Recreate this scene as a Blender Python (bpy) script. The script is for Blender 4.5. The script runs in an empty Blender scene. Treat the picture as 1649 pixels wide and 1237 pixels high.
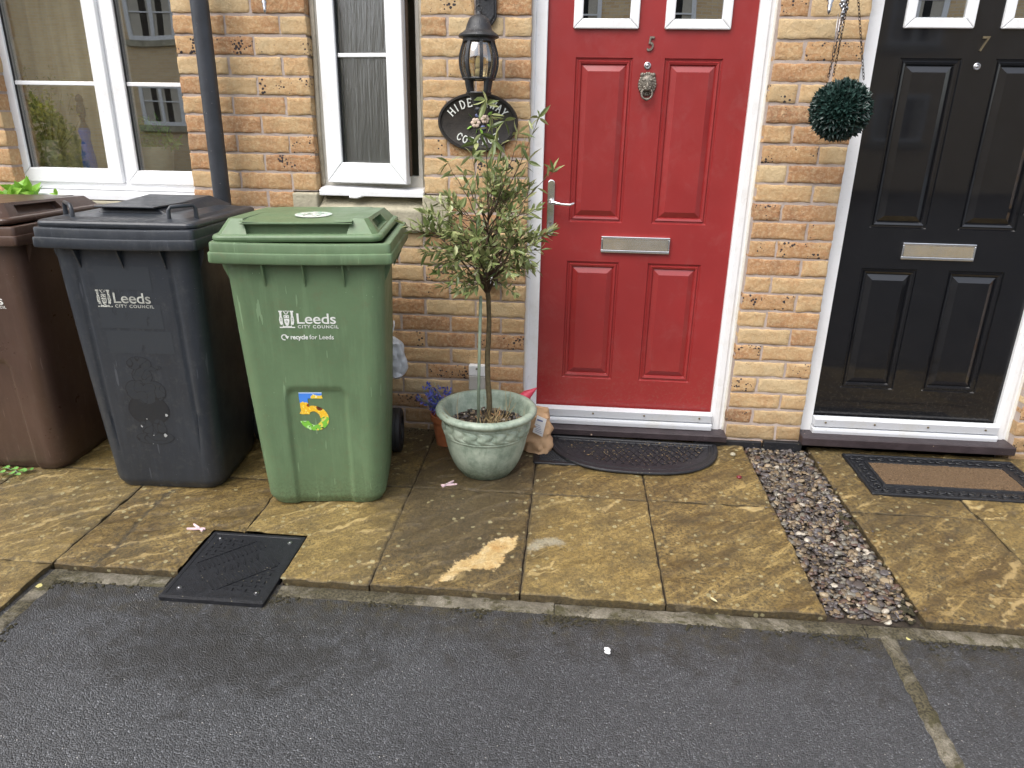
import bpy, math, random
from mathutils import Vector, Matrix, noise, Euler
import numpy as np
R = math.radians
SC = bpy.context.scene
COL = SC.collection
random.seed(7)

# ------------------------------------------------------------------ camera
CAMP = (0.5244, -3.0440, 1.3158); PITCH, YAW, ROLL = 0.3456, -0.0800, 0.0184
FPX, PW, PH = 1141.7, 1649.0, 1237.0
def cam_axes():
    cp, sp, cy, sy = math.cos(PITCH), math.sin(PITCH), math.cos(YAW), math.sin(YAW)
    f = Vector((sy*cp, cy*cp, -sp)); rt = Vector((cy, -sy, 0)); up = rt.cross(f)
    c, s = math.cos(ROLL), math.sin(ROLL)
    return c*rt + s*up, -s*rt + c*up, f
RT, UP, FW = cam_axes()
cd = bpy.data.cameras.new('camera'); cam = bpy.data.objects.new('camera', cd); COL.objects.link(cam)
cd.sensor_width = 36; cd.lens = FPX/PW*36; cd.clip_end = 500; cd.clip_start = .05
m = Matrix((RT, UP, -FW)).transposed().to_4x4(); m.translation = Vector(CAMP); cam.matrix_world = m
SC.camera = cam

# ------------------------------------------------------------------ light
SUN_EL, SUN_AZ = R(56), R(220)      # azimuth clockwise from +Y
w = bpy.data.worlds.new('World'); SC.world = w; w.use_nodes = True
nt = w.node_tree; bg = nt.nodes['Background']
sky = nt.nodes.new('ShaderNodeTexSky'); sky.sky_type = 'NISHITA'; sky.sun_disc = False
sky.sun_elevation = SUN_EL; sky.sun_rotation = SUN_AZ; sky.air_density = 1.0; sky.dust_density = 3.0; sky.ozone_density = .6
hs = nt.nodes.new('ShaderNodeHueSaturation'); hs.inputs['Saturation'].default_value = .42
nt.links.new(sky.outputs[0], hs.inputs['Color']); nt.links.new(hs.outputs[0], bg.inputs[0])
bg.inputs[1].default_value = .15
sd = bpy.data.lights.new('sun', 'SUN'); sun = bpy.data.objects.new('sun', sd); COL.objects.link(sun)
sd.energy = .8; sd.angle = R(50); sd.color = (1, .96, .9)
sv = Vector((math.sin(SUN_AZ)*math.cos(SUN_EL), math.cos(SUN_AZ)*math.cos(SUN_EL), math.sin(SUN_EL)))
sun.rotation_euler = sv.to_track_quat('Z', 'Y').to_euler(); sun.location = (0, -6, 9)
SC.view_settings.view_transform = 'Standard'; SC.view_settings.look = 'None'
SC.view_settings.gamma = 1; SC.view_settings.exposure = 1.32

# ------------------------------------------------------------------ helpers
def ray(u, v): return FW + (u-PW/2)/FPX*RT - (v-PH/2)/FPX*UP
def wp(u, v, y):
    d = ray(u, v); t = (y-CAMP[1])/d.y; return Vector(CAMP) + t*d
GA, GB = -.030, .020
def gz(y): return GA + GB*y
def gp(u, v, h=0):
    d = ray(u, v); t = (GA+h+GB*CAMP[1]-CAMP[2])/(d.z-GB*d.y); return Vector(CAMP) + t*d
def fbm(p, o=4, s=1.0): return noise.fractal(Vector(p)*s, 1.0, 2.0, o, noise_basis='PERLIN_ORIGINAL')
def sm(a, b, x):
    t = max(0., min(1., (x-a)/(b-a))); return t*t*(3-2*t)
WM = {}
def thing(name, label, cat, loc=(0, 0, 0), rz=0, group=None):
    o = bpy.data.objects.new(name, None); COL.objects.link(o); o.empty_display_size = .1
    o.location = loc; o.rotation_euler = (0, 0, rz); o['label'] = label; o['category'] = cat
    if group: o['group'] = group
    WM[o.name] = Matrix.Translation(loc) @ Matrix.Rotation(rz, 4, 'Z'); return o
def tag(o, label=None, cat=None, group=None, kind=None):
    if label: o['label'] = label
    if cat: o['category'] = cat
    if group: o['group'] = group
    if kind: o['kind'] = kind
    return o
class MB:
    def __init__(s): s.v = []; s.f = []; s.fc = []; s.mi = []; s.cm = 0
    def add(s, vs, fs, M=None):
        n = len(s.v)
        s.v += [tuple(M @ Vector(p)) for p in vs] if M is not None else [tuple(p) for p in vs]
        s.f += [tuple(i+n for i in f) for f in fs]; s.mi += [s.cm]*len(fs)
    def box(s, x0, x1, y0, y1, z0, z1, M=None):
        s.add([(x0,y0,z0),(x1,y0,z0),(x1,y1,z0),(x0,y1,z0),(x0,y0,z1),(x1,y0,z1),(x1,y1,z1),(x0,y1,z1)],
              [(0,3,2,1),(4,5,6,7),(0,1,5,4),(1,2,6,5),(2,3,7,6),(3,0,4,7)], M)
    def prism(s, pts, a, b, ax='y', M=None):      # pts 2-D polygon (x,z) extruded over y, or (x,y) over z
        n = len(pts)
        ar = sum(pts[i][0]*pts[(i+1) % n][1]-pts[(i+1) % n][0]*pts[i][1] for i in range(n))
        if ar < 0: pts = pts[::-1]
        if ax == 'y': vs = [(p[0], a, p[1]) for p in pts] + [(p[0], b, p[1]) for p in pts]
        elif ax == 'z': vs = [(p[0], p[1], b) for p in pts] + [(p[0], p[1], a) for p in pts]
        else: vs = [(b, p[0], p[1]) for p in pts] + [(a, p[0], p[1]) for p in pts]
        s.add(vs, [tuple(range(n)), tuple(range(2*n-1, n-1, -1))] + [(i, i+n, (i+1) % n+n, (i+1) % n) for i in range(n)], M)
    def lathe(s, prof, n=32, M=None, cap=True, disp=None):   # prof (r,z)
        vs = []
        for r, z in prof:
            for i in range(n):
                a = 2*math.pi*i/n; rr = r + (disp(a, r, z) if disp else 0); vs.append((rr*math.cos(a), rr*math.sin(a), z))
        fs = []
        for k in range(len(prof)-1):
            for i in range(n):
                j = (i+1) % n; fs.append((k*n+i, k*n+j, (k+1)*n+j, (k+1)*n+i))
        if cap: fs.append(tuple(reversed(range(n)))); fs.append(tuple(range((len(prof)-1)*n, len(prof)*n)))
        s.add(vs, fs, M)
    def tube(s, pts, rad, n=8, cap=True, M=None):
        pts = [Vector(p) for p in pts]; rr = rad if isinstance(rad, (list, tuple)) else [rad]*len(pts)
        vs = []; u = None
        for i, p in enumerate(pts):
            d = (pts[min(i+1, len(pts)-1)]-pts[max(i-1, 0)]).normalized()
            if u is None: u = d.orthogonal().normalized()
            else: u = (u - d*u.dot(d)).normalized()
            w_ = d.cross(u)
            for k in range(n):
                a = 2*math.pi*k/n; vs.append(p + rr[i]*(math.cos(a)*u + math.sin(a)*w_))
        fs = []
        for i in range(len(pts)-1):
            for k in range(n):
                j = (k+1) % n; fs.append((i*n+k, i*n+j, (i+1)*n+j, (i+1)*n+k))
        if cap: fs.append(tuple(reversed(range(n)))); fs.append(tuple(range((len(pts)-1)*n, len(pts)*n)))
        s.add(vs, fs, M)
    def ball(s, c, r, n=10, m_=7, M=None):
        rx, ry, rz = r if isinstance(r, (tuple, list)) else (r, r, r)
        T = Matrix.Translation(c); T = T if M is None else M @ T
        vs = [(0, 0, -rz)]
        for k in range(1, m_):
            t = math.pi*k/m_ - math.pi/2
            for i in range(n):
                a = 2*math.pi*i/n; vs.append((rx*math.cos(t)*math.cos(a), ry*math.cos(t)*math.sin(a), rz*math.sin(t)))
        vs.append((0, 0, rz)); fs = []
        for i in range(n):
            j = (i+1) % n; fs.append((0, 1+j, 1+i)); fs.append((len(vs)-1, 1+(m_-2)*n+i, 1+(m_-2)*n+j))
            for k in range(m_-2): fs.append((1+k*n+i, 1+k*n+j, 1+(k+1)*n+j, 1+(k+1)*n+i))
        s.add(vs, fs, T)
    def torus(s, c, Rr, r, M=None, n=16, m_=6, squash=1.0):
        vs = []
        for i in range(n):
            a = 2*math.pi*i/n
            for k in range(m_):
                b = 2*math.pi*k/m_; q = Rr + r*math.cos(b)
                vs.append((q*math.cos(a)*squash, q*math.sin(a), r*math.sin(b)))
        fs = [(i*m_+k, ((i+1) % n)*m_+k, ((i+1) % n)*m_+(k+1) % m_, i*m_+(k+1) % m_) for i in range(n) for k in range(m_)]
        T = Matrix.Translation(c) @ (M if M is not None else Matrix.Identity(4)); s.add(vs, fs, T)
    def loft(s, rings, cap0=True, cap1=True, M=None):
        n = len(rings[0]); vs = [p for r_ in rings for p in r_]
        fs = [(k*n+i, k*n+(i+1) % n, (k+1)*n+(i+1) % n, (k+1)*n+i) for k in range(len(rings)-1) for i in range(n)]
        if cap0: fs.append(tuple(reversed(range(n))))
        if cap1: fs.append(tuple(range((len(rings)-1)*n, len(rings)*n)))
        s.add(vs, fs, M)
    def recess(s, A, B, C, D, ins, dv):            # quad A(bl) B(br) C(tr) D(tl) with an inset pocket
        A, B, C, D = map(Vector, (A, B, C, D)); dv = Vector(dv)
        def bl(u, v): return (A*(1-u)+B*u)*(1-v) + (D*(1-u)+C*u)*v
        l, r_, b, t = ins
        q = [bl(l, b), bl(1-r_, b), bl(1-r_, 1-t), bl(l, 1-t)]; p = [x+dv for x in q]
        s.add([A, B, C, D]+q+p, [(0,1,5,4),(1,2,6,5),(2,3,7,6),(3,0,4,7),(4,5,9,8),(5,6,10,9),(6,7,11,10),(7,4,8,11),(8,9,10,11)])
    def build(s, name, mat, parent=None, smooth=None, bev=0, local=False, seg=2, fcol=None, vcol=None):
        me = bpy.data.meshes.new(name); me.from_pydata(s.v, [], s.f); me.validate(clean_customdata=False)
        mats = mat if isinstance(mat, (list, tuple)) else [mat]
        for q in mats: me.materials.append(q)
        if len(mats) > 1 and len(me.polygons) == len(s.mi): me.polygons.foreach_set('material_index', s.mi)
        if fcol:
            a = me.attributes.new('fc', 'FLOAT_COLOR', 'FACE'); a.data.foreach_set('color', np.array(fcol, np.float32).ravel())
        if vcol:
            for nm, arr in vcol.items():
                a = me.attributes.new(nm, 'FLOAT_COLOR', 'POINT'); a.data.foreach_set('color', np.array(arr, np.float32).ravel())
        if smooth: me.polygons.foreach_set('use_smooth', [True]*len(me.polygons))
        if smooth and smooth is not True: me.set_sharp_from_angle(angle=R(smooth))
        me.update()
        o = bpy.data.objects.new(name, me); COL.objects.link(o)
        if bev:
            b = o.modifiers.new('bevel', 'BEVEL'); b.width = bev; b.segments = seg; b.limit_method = 'ANGLE'; b.angle_limit = R(40); b.harden_normals = False
        if parent is not None:
            o.parent = parent
            if not local: o.matrix_parent_inverse = WM[parent.name].inverted()
            WM[o.name] = Matrix.Identity(4) if not local else WM[parent.name].copy()
        else: WM[o.name] = Matrix.Identity(4)
        return o
def rrect(x0, x1, y0, y1, r, z, nf=1, ns=1, nc=5):
    pts = []
    def side(a, b, n):
        for i in range(n): t = i/n; pts.append((a[0]+(b[0]-a[0])*t, a[1]+(b[1]-a[1])*t, z))
    def cor(cx, cy, a0):
        for i in range(nc): a = a0 + math.pi/2*i/nc; pts.append((cx+r*math.cos(a), cy+r*math.sin(a), z))
    side((x0+r, y0), (x1-r, y0), nf); cor(x1-r, y0+r, -math.pi/2); side((x1, y0+r), (x1, y1-r), ns); cor(x1-r, y1-r, 0)
    side((x1-r, y1), (x0+r, y1), ns); cor(x0+r, y1-r, math.pi/2); side((x0, y1-r), (x0, y0+r), ns); cor(x0+r, y0+r, math.pi)
    return pts
def text_mb(s, size, M, ext=.0005, font_off=0, align='LEFT', sx=1.0, space=1.0):
    cu = bpy.data.curves.new('t', 'FONT'); cu.body = s; cu.size = size; cu.extrude = ext; cu.align_x = align; cu.offset = font_off; cu.resolution_u = 4; cu.space_character = space
    o = bpy.data.objects.new('t', cu); COL.objects.link(o)
    me = o.to_mesh(); b = MB()
    b.add([(v.co.x*sx, v.co.y, v.co.z) for v in me.vertices], [tuple(p.vertices) for p in me.polygons], M)
    o.to_mesh_clear(); bpy.data.objects.remove(o); bpy.data.curves.remove(cu); return b
UPR = Matrix(((1,0,0,0),(0,0,-1,0),(0,1,0,0),(0,0,0,1)))    # xy text -> xz plane facing -y

# ------------------------------------------------------------------ materials
class NT:
    def __init__(s, name, **k):
        s.m = bpy.data.materials.new(name); s.m.use_nodes = True; s.t = s.m.node_tree; s.n = s.t.nodes; s.b = s.n['Principled BSDF']
        for kk, vv in k.items(): s.set(kk, vv)
        s.tc = s.n.new('ShaderNodeTexCoord').outputs['Object']
    def set(s, k, v):
        i = s.b.inputs[{'col': 'Base Color', 'rough': 'Roughness', 'metal': 'Metallic', 'spec': 'Specular IOR Level', 'coat': 'Coat Weight', 'crough': 'Coat Roughness', 'sheen': 'Sheen Weight', 'normal': 'Normal', 'alpha': 'Alpha', 'trans': 'Transmission Weight', 'sss': 'Subsurface Weight', 'ior': 'IOR'}[k]]
        if hasattr(v, 'links'): s.t.links.new(v, i)
        else: i.default_value = (*v, 1) if isinstance(v, tuple) and len(v) == 3 else v
    def L(s, a, b):
        if hasattr(a, 'links'): s.t.links.new(a, b)
        else: b.default_value = (*a, 1) if isinstance(a, tuple) and len(a) == 3 and b.type == 'RGBA' else a
    def map(s, scale=(1,1,1), vec=None, rot=(0,0,0), loc=(0,0,0)):
        n = s.n.new('ShaderNodeMapping'); n.inputs['Scale'].default_value = scale; n.inputs['Rotation'].default_value = rot; n.inputs['Location'].default_value = loc
        s.L(vec or s.tc, n.inputs['Vector']); return n.outputs[0]
    def noise(s, sc, det=4, rough=.55, vec=None, dist=0, col=False):
        n = s.n.new('ShaderNodeTexNoise'); n.inputs['Scale'].default_value = sc; n.inputs['Detail'].default_value = det; n.inputs['Roughness'].default_value = rough; n.inputs['Distortion'].default_value = dist
        s.L(vec or s.tc, n.inputs['Vector']); return n.outputs['Color' if col else 'Fac']
    def vor(s, sc, vec=None, feat='F1', out='Distance', rnd=1.0):
        n = s.n.new('ShaderNodeTexVoronoi'); n.feature = feat; n.inputs['Scale'].default_value = sc; n.inputs['Randomness'].default_value = rnd
        s.L(vec or s.tc, n.inputs['Vector']); return n.outputs[out]
    def ramp(s, f, *st, interp='LINEAR'):
        n = s.n.new('ShaderNodeValToRGB'); e = n.color_ramp.elements; n.color_ramp.interpolation = interp
        while len(e) < len(st): e.new(.5)
        for q, (p, c) in zip(e, st): q.position = p; q.color = (*c, 1) if isinstance(c, tuple) else (c, c, c, 1)
        s.L(f, n.inputs[0]); return n.outputs[0]
    def mix(s, f, a, b, mode='MIX'):
        n = s.n.new('ShaderNodeMix'); n.data_type = 'RGBA'; n.blend_type = mode; n.clamp_factor = True
        s.L(f, n.inputs[0]); s.L(a, n.inputs[6]); s.L(b, n.inputs[7]); return n.outputs[2]
    def math(s, op, a, b=0., c=0.):
        n = s.n.new('ShaderNodeMath'); n.operation = op; s.L(a, n.inputs[0]); s.L(b, n.inputs[1]); s.L(c, n.inputs[2]); return n.outputs[0]
    def bump(s, h, st=.5, d=.01, prev=None):
        n = s.n.new('ShaderNodeBump'); n.inputs['Strength'].default_value = st; n.inputs['Distance'].default_value = d; s.L(h, n.inputs['Height'])
        if prev: s.L(prev, n.inputs['Normal'])
        return n.outputs[0]
    def rmap(s, ang, scale):      # rotate first, then stretch
        return s.map(scale, s.map(rot=(0, 0, ang)))
    def attr(s, nm, out='Color'):
        n = s.n.new('ShaderNodeAttribute'); n.attribute_name = nm; return n.outputs[out]
    def sep(s, c):
        n = s.n.new('ShaderNodeSeparateColor'); s.L(c, n.inputs[0]); return n.outputs
    def xyz(s):
        n = s.n.new('ShaderNodeSeparateXYZ'); s.L(s.tc, n.inputs[0]); return n.outputs
    def island(s): return s.n.new('ShaderNodeNewGeometry').outputs['Random Per Island']
def plain(name, col, rough=.5, metal=0, var=.12, nsc=14, bumps=0, bsc=60, spec=.5, coat=0, speck=None):
    q = NT(name, rough=rough, metal=metal, spec=spec, coat=coat)
    lo = tuple(c*(1-var) for c in col); hi = tuple(min(1, c*(1+var)) for c in col)
    c = q.ramp(q.noise(nsc, 6, .6), (.3, lo), (.7, hi))
    if speck:
        f = q.math('LESS_THAN', q.vor(speck[0]), speck[1]); f = q.math('MULTIPLY', f, q.math('GREATER_THAN', q.noise(speck[0]*.13, 2), speck[3] if len(speck) > 3 else .5)); c = q.mix(f, c, speck[2])
    q.set('col', c)
    q.set('rough', q.math('MULTIPLY_ADD', q.noise(nsc*1.7, 5), .25, rough-.12))
    if bumps: q.set('normal', q.bump(q.noise(bsc, 4), bumps, .004))
    return q.m
def m_brick():
    q = NT('brick_clay', rough=.9, spec=.25); a = q.sep(q.attr('bk')); R_, G_, B_ = a[0], a[1], a[2]
    off = q.n.new('ShaderNodeCombineXYZ'); q.L(q.math('MULTIPLY', B_, 7.3), off.inputs[0]); q.L(q.math('MULTIPLY', B_, 3.1), off.inputs[2])
    va = q.n.new('ShaderNodeVectorMath'); va.operation = 'ADD'; q.L(q.tc, va.inputs[0]); q.L(off.outputs[0], va.inputs[1]); V = va.outputs[0]
    t = q.math('ADD', R_, q.math('MULTIPLY', q.math('SUBTRACT', q.noise(11, 3, .6, V), .5), .85))
    c = q.ramp(t, (0, (.58, .44, .255)), (.28, (.54, .365, .19)), (.5, (.49, .295, .145)), (.72, (.42, .225, .11)), (1, (.30, .16, .09)))
    c = q.mix(q.ramp(q.noise(70, 5, .7, V), (.46, 0.), (.68, .65)), c, (.64, .50, .31))
    c = q.mix(q.ramp(q.noise(34, 6, .75, V), (.56, 0.), (.70, .42)), c, (.30, .165, .085))
    c = q.mix(q.ramp(q.noise(5, 3, .6, V), (.5, 0.), (.8, .45)), c, (.36, .27, .15))
    sp = q.math('LESS_THAN', q.math('ADD', q.vor(75, V), q.math('MULTIPLY', q.noise(160, 2, .5, V), .22)), q.math('MULTIPLY', q.math('MULTIPLY', G_, .62), q.ramp(q.noise(14, 2, .5, V), (.35, 0.), (.62, 1.))))
    c = q.mix(sp, c, (.05, .042, .045)); c = q.mix(q.math('MULTIPLY', a[2], .0), c, c)
    z = q.xyz()[2]   # splash-back dirt band with its own ragged edge on the lowest courses
    dm = q.ramp(q.math('ADD', z, q.math('MULTIPLY', q.noise(6, 5, .7), .3)), (.14, 1.), (.36, 0.))
    c = q.mix(q.math('MULTIPLY', dm, .55), c, (.14, .095, .05))
    q.set('col', c)
    n1 = q.bump(q.noise(48, 7, .72, V, .8), 1., .0065); q.set('normal', q.bump(q.noise(260, 3, .6, V), .8, .0025, n1)); return q.m
def m_mortar():
    q = NT('mortar', rough=.95, spec=.2)
    c = q.ramp(q.noise(9, 6, .7), (.3, (.37, .30, .26)), (.7, (.50, .42, .37)))
    c = q.mix(q.ramp(q.noise(240, 3, .7), (.5, 0.), (.8, .5)), c, (.26, .2, .16))
    q.set('col', c); q.set('normal', q.bump(q.noise(150, 5, .7), .9, .003)); return q.m
def m_asphalt():
    q = NT('asphalt', rough=.5, spec=.5)
    cell = q.sep(q.vor(260, out='Color'))[0]
    c = q.ramp(cell, (.0, .022), (.3, .038), (.6, .060), (.8, .085), (.93, .125), (1., .22))
    c = q.mix(q.ramp(q.vor(260, feat='DISTANCE_TO_EDGE'), (.0, .8), (.10, 0.)), c, (.012, .012, .013))
    c = q.mix(.25, c, q.ramp(q.noise(420, 2, .7), (.36, .012), (.64, .14)))
    c = q.mix(1., c, (.93, .97, 1.05), 'MULTIPLY')
    xyz = q.xyz(); X_, Y_ = xyz[0], xyz[1]
    big = q.noise(1.1, 5, .62, dist=.6); c = q.mix(q.ramp(big, (.40, 0.), (.64, .55)), c, q.mix(1., c, (.55, .55, .57), 'MULTIPLY'))
    pit = q.math('MULTIPLY', q.ramp(q.noise(46, 5, .8), (.56, 0.), (.64, .8)), q.ramp(q.noise(3.3, 4, .7), (.45, 0.), (.6, 1.))); c = q.mix(pit, c, (.013, .013, .014))
    dx = q.math('ADD', X_, .38); dy = q.math('ADD', Y_, 1.50); rr = q.math('ADD', q.math('MULTIPLY', q.math('MULTIPLY', dx, dx), 3.2), q.math('MULTIPLY', q.math('MULTIPLY', dy, dy), 13.))
    st = q.math('ADD', q.ramp(rr, (0., .22), (1., -.12)), q.noise(17, 8, .82, dist=.5))       # old drip stain below the drain cover
    c = q.mix(q.ramp(st, (.58, 0.), (.72, .75)), c, (.016, .015, .014))
    near = q.ramp(q.math('ADD', Y_, 2.0), (.25, 0.), (.76, .30)); dk = q.ramp(q.math('ADD', q.noise(13, 8, .8, dist=.4), near), (.66, 0.), (.80, .75)); c = q.mix(dk, c, (.020, .018, .015))
    ms = q.math('MULTIPLY', q.ramp(q.noise(20, 7, .8), (.50, 0.), (.60, 1.)), q.ramp(q.math('ADD', Y_, 2.0), (.60, 0.), (.75, 1.)))
    c = q.mix(ms, c, q.ramp(q.noise(170, 3), (.35, (.020, .017, .007)), (.65, (.07, .055, .02))))
    sp = q.math('MULTIPLY', q.math('LESS_THAN', q.vor(52), .075), q.math('GREATER_THAN', q.noise(4, 2), .5))
    c = q.mix(q.math('MULTIPLY', sp, .85), c, (.50, .48, .44))
    q.set('col', c)
    q.set('rough', q.ramp(q.noise(2.2, 6, .7), (.35, .30), (.65, .58)))
    h = q.math('ADD', q.math('MULTIPLY', cell, .5), q.math('ADD', q.math('MULTIPLY', q.vor(260), -.9), q.math('MULTIPLY', q.noise(90, 4, .7), .6)))
    q.set('normal', q.bump(h, .9, .004)); return q.m
def m_slab():
    q = NT('riven_paving', rough=.6, spec=.5); a = q.sep(q.attr('pv')); PT, WET, RG = a[0], a[1], a[2]
    fine = q.noise(95, 5, .75); mid = q.noise(18, 5, .65)
    base = q.ramp(mid, (.28, (.15, .104, .038)), (.5, (.27, .192, .064)), (.75, (.41, .31, .12)))
    base = q.mix(q.ramp(fine, (.40, .95), (.55, 0.)), base, (.06, .045, .022))
    strk = q.noise(15, 7, .78, q.rmap(R(-40), (.22, 1.5, 1)), .35); base = q.mix(q.ramp(strk, (.48, 0.), (.60, .7)), base, (.085, .058, .024)); base = q.mix(q.ramp(strk, (.33, .75), (.42, 0.)), base, (.52, .39, .15)); base = q.mix(q.ramp(q.noise(2.6, 4, .6), (.42, 0.), (.62, .45)), base, q.mix(1., base, (.62, .55, .45), 'MULTIPLY'))
    rid = q.ramp(q.math('ADD', RG, q.math('MULTIPLY', q.math('SUBTRACT', q.noise(75, 5, .8), .5), 1.5)), (.42, 0.), (.8, 1.))
    base = q.mix(q.math('MULTIPLY', rid, .75), base, (.50, .38, .17))
    tone = q.attr('pv', 'Alpha'); base = q.mix(q.ramp(tone, (0, .0), (1, .75)), base, q.mix(1., base, (.78, .73, .70), 'MULTIPLY')); base = q.mix(q.ramp(tone, (.3, .3), (.6, 0.)), base, q.mix(.5, base, (.46, .33, .11)))
    alg = q.math('MULTIPLY', q.ramp(q.noise(5.5, 8, .8, dist=.5), (.50, 0.), (.64, .8)), q.ramp(q.noise(120, 4, .8), (.38, 1.), (.62, .35))); base = q.mix(alg, base, (.058, .048, .026))
    wetm = q.ramp(q.math('ADD', WET, q.math('MULTIPLY', q.math('SUBTRACT', q.noise(13, 6, .7), .5), 1.2)), (.3, 0.), (.8, 1.))
    dark = q.ramp(fine, (.3, (.030, .024, .014)), (.55, (.075, .057, .030)), (.8, (.17, .125, .055)))
    base = q.mix(q.math('MULTIPLY', wetm, .86), base, dark)
    lich = q.math('LESS_THAN', q.math('ADD', q.vor(26), q.math('MULTIPLY', q.noise(70, 3), .35)), .36)
    lm = q.math('MULTIPLY', lich, q.math('GREATER_THAN', q.noise(3.1, 3), .47))
    base = q.mix(q.math('MULTIPLY', lm, .55), base, (.40, .36, .20))
    pt = q.ramp(q.math('ADD', PT, q.math('MULTIPLY', q.math('SUBTRACT', q.noise(48, 6, .75, dist=.5), .5), 2.2)), (.48, 0.), (.66, .96))
    base = q.mix(pt, base, q.mix(q.ramp(q.noise(110, 4, .8), (.45, .45), (.6, 0.)), q.ramp(q.noise(24, 5, .7), (.32, (.46, .27, .09)), (.5, (.58, .43, .20)), (.7, (.66, .56, .34))), (.34, .21, .08)))
    pl = q.ramp(q.math('ADD', q.math('MULTIPLY', PT, -1.), q.math('MULTIPLY', q.math('SUBTRACT', q.noise(55, 7, .8, dist=.6), .5), 2.0)), (.5, 0.), (.85, .55)); base = q.mix(pl, base, (.36, .35, .28))
    q.set('col', base); q.set('rough', q.ramp(q.noise(6, 5), (.3, .26), (.7, .6)))
    n1 = q.bump(mid, .5, .006); q.set('normal', q.bump(q.noise(150, 5, .75), 1., .005, n1)); return q.m
def m_conc():
    q = NT('kerb_concrete', rough=.85, spec=.3)
    c = q.ramp(q.noise(13, 7, .75), (.32, (.06, .052, .034)), (.5, (.17, .152, .115)), (.72, (.31, .28, .22)))
    c = q.mix(q.ramp(q.noise(220, 3, .7), (.4, .7), (.6, 0.)), c, (.10, .09, .07))
    c = q.mix(q.ramp(q.noise(8, 6, .8, dist=.5), (.49, 0.), (.58, .9)), c, (.05, .045, .018))
    c = q.mix(q.ramp(q.noise(2.7, 7, .8, dist=.8), (.48, 0.), (.56, .9)), c, q.ramp(q.noise(140, 3), (.4, (.025, .022, .014)), (.6, (.09, .078, .045))))
    c = q.mix(q.math('MULTIPLY', q.math('LESS_THAN', q.math('ADD', q.vor(15), q.math('MULTIPLY', q.noise(60, 3), .3)), .32), q.math('GREATER_THAN', q.noise(2.3, 3), .60)), c, (.46, .42, .17))
    q.set('col', c); q.set('normal', q.bump(q.noise(120, 5, .7), 1., .004)); return q.m
def m_plastic(name, col, dirt, rough=.42, band=.14, zero=-.04):
    q = NT(name, spec=.5)
    c = q.ramp(q.noise(4, 6, .7), (.3, tuple(x*.86 for x in col)), (.7, tuple(min(1, x*1.12) for x in col)))
    st = q.noise(22, 5, .7, q.map((1, 1, .09))); c = q.mix(q.ramp(st, (.5, 0.), (.75, .32)), c, tuple(min(1, x*1.7+.02) for x in col))
    c = q.mix(q.ramp(q.noise(30, 7, .8), (.52, 0.), (.68, .35)), c, dirt)
    z = q.xyz()[2]
    f = q.math('MULTIPLY', q.ramp(z, (0.0, 1.), (band, 0.)), q.ramp(q.noise(90, 5, .8), (.45, 0.), (.6, 1.))); c = q.mix(q.math('MULTIPLY', f, .6), c, tuple(x*.35 for x in dirt))
    sc = q.math('LESS_THAN', q.vor(48), .06); c = q.mix(q.math('MULTIPLY', sc, q.math('MULTIPLY', q.math('GREATER_THAN', q.noise(6, 2), .55), .7)), c, tuple(min(1, x*2.2+.1) for x in col))
    scr = q.math('GREATER_THAN', q.noise(60, 2, .5, q.map((1, 1, .05), rot=(.1, .5, 0))), .70); c = q.mix(q.math('MULTIPLY', scr, .45), c, tuple(min(1, x*1.8+.05) for x in col))
    q.set('col', c); q.set('rough', q.ramp(q.noise(9, 6, .7), (.3, rough-.06), (.7, rough+.14)))
    q.set('normal', q.bump(q.noise(900, 2), .12, .0006, q.bump(q.noise(7, 3), .25, .004))); return q.m
def m_pot():
    q = NT('glazed_planter', spec=.5)
    c = q.ramp(q.noise(12, 7, .75), (.28, (.15, .20, .155)), (.46, (.28, .345, .275)), (.66, (.43, .49, .40)))
    st = q.noise(40, 5, .6, q.map((1, 1, .12))); c = q.mix(q.ramp(st, (.56, 0.), (.7, .5)), c, (.12, .17, .12))
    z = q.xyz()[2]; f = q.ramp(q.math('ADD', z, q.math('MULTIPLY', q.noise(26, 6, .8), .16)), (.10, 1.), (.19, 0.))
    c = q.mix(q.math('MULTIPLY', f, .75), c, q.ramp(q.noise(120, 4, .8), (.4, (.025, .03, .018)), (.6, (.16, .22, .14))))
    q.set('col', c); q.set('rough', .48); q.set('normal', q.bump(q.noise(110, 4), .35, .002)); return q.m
def m_upvc(name='white_upvc', col=(.78, .79, .80), dirt=.35):
    q = NT(name, rough=.32, spec=.5)
    c = q.mix(q.math('MULTIPLY', q.ramp(q.noise(9, 7, .75), (.5, 0.), (.72, 1.)), dirt), col, (.55, .53, .46))
    c = q.mix(q.math('MULTIPLY', q.ramp(q.noise(60, 5, .8), (.6, 0.), (.7, 1.)), dirt), c, (.36, .34, .28))
    q.set('col', c); q.set('normal', q.bump(q.noise(5, 2), .1, .002)); return q.m
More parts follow.
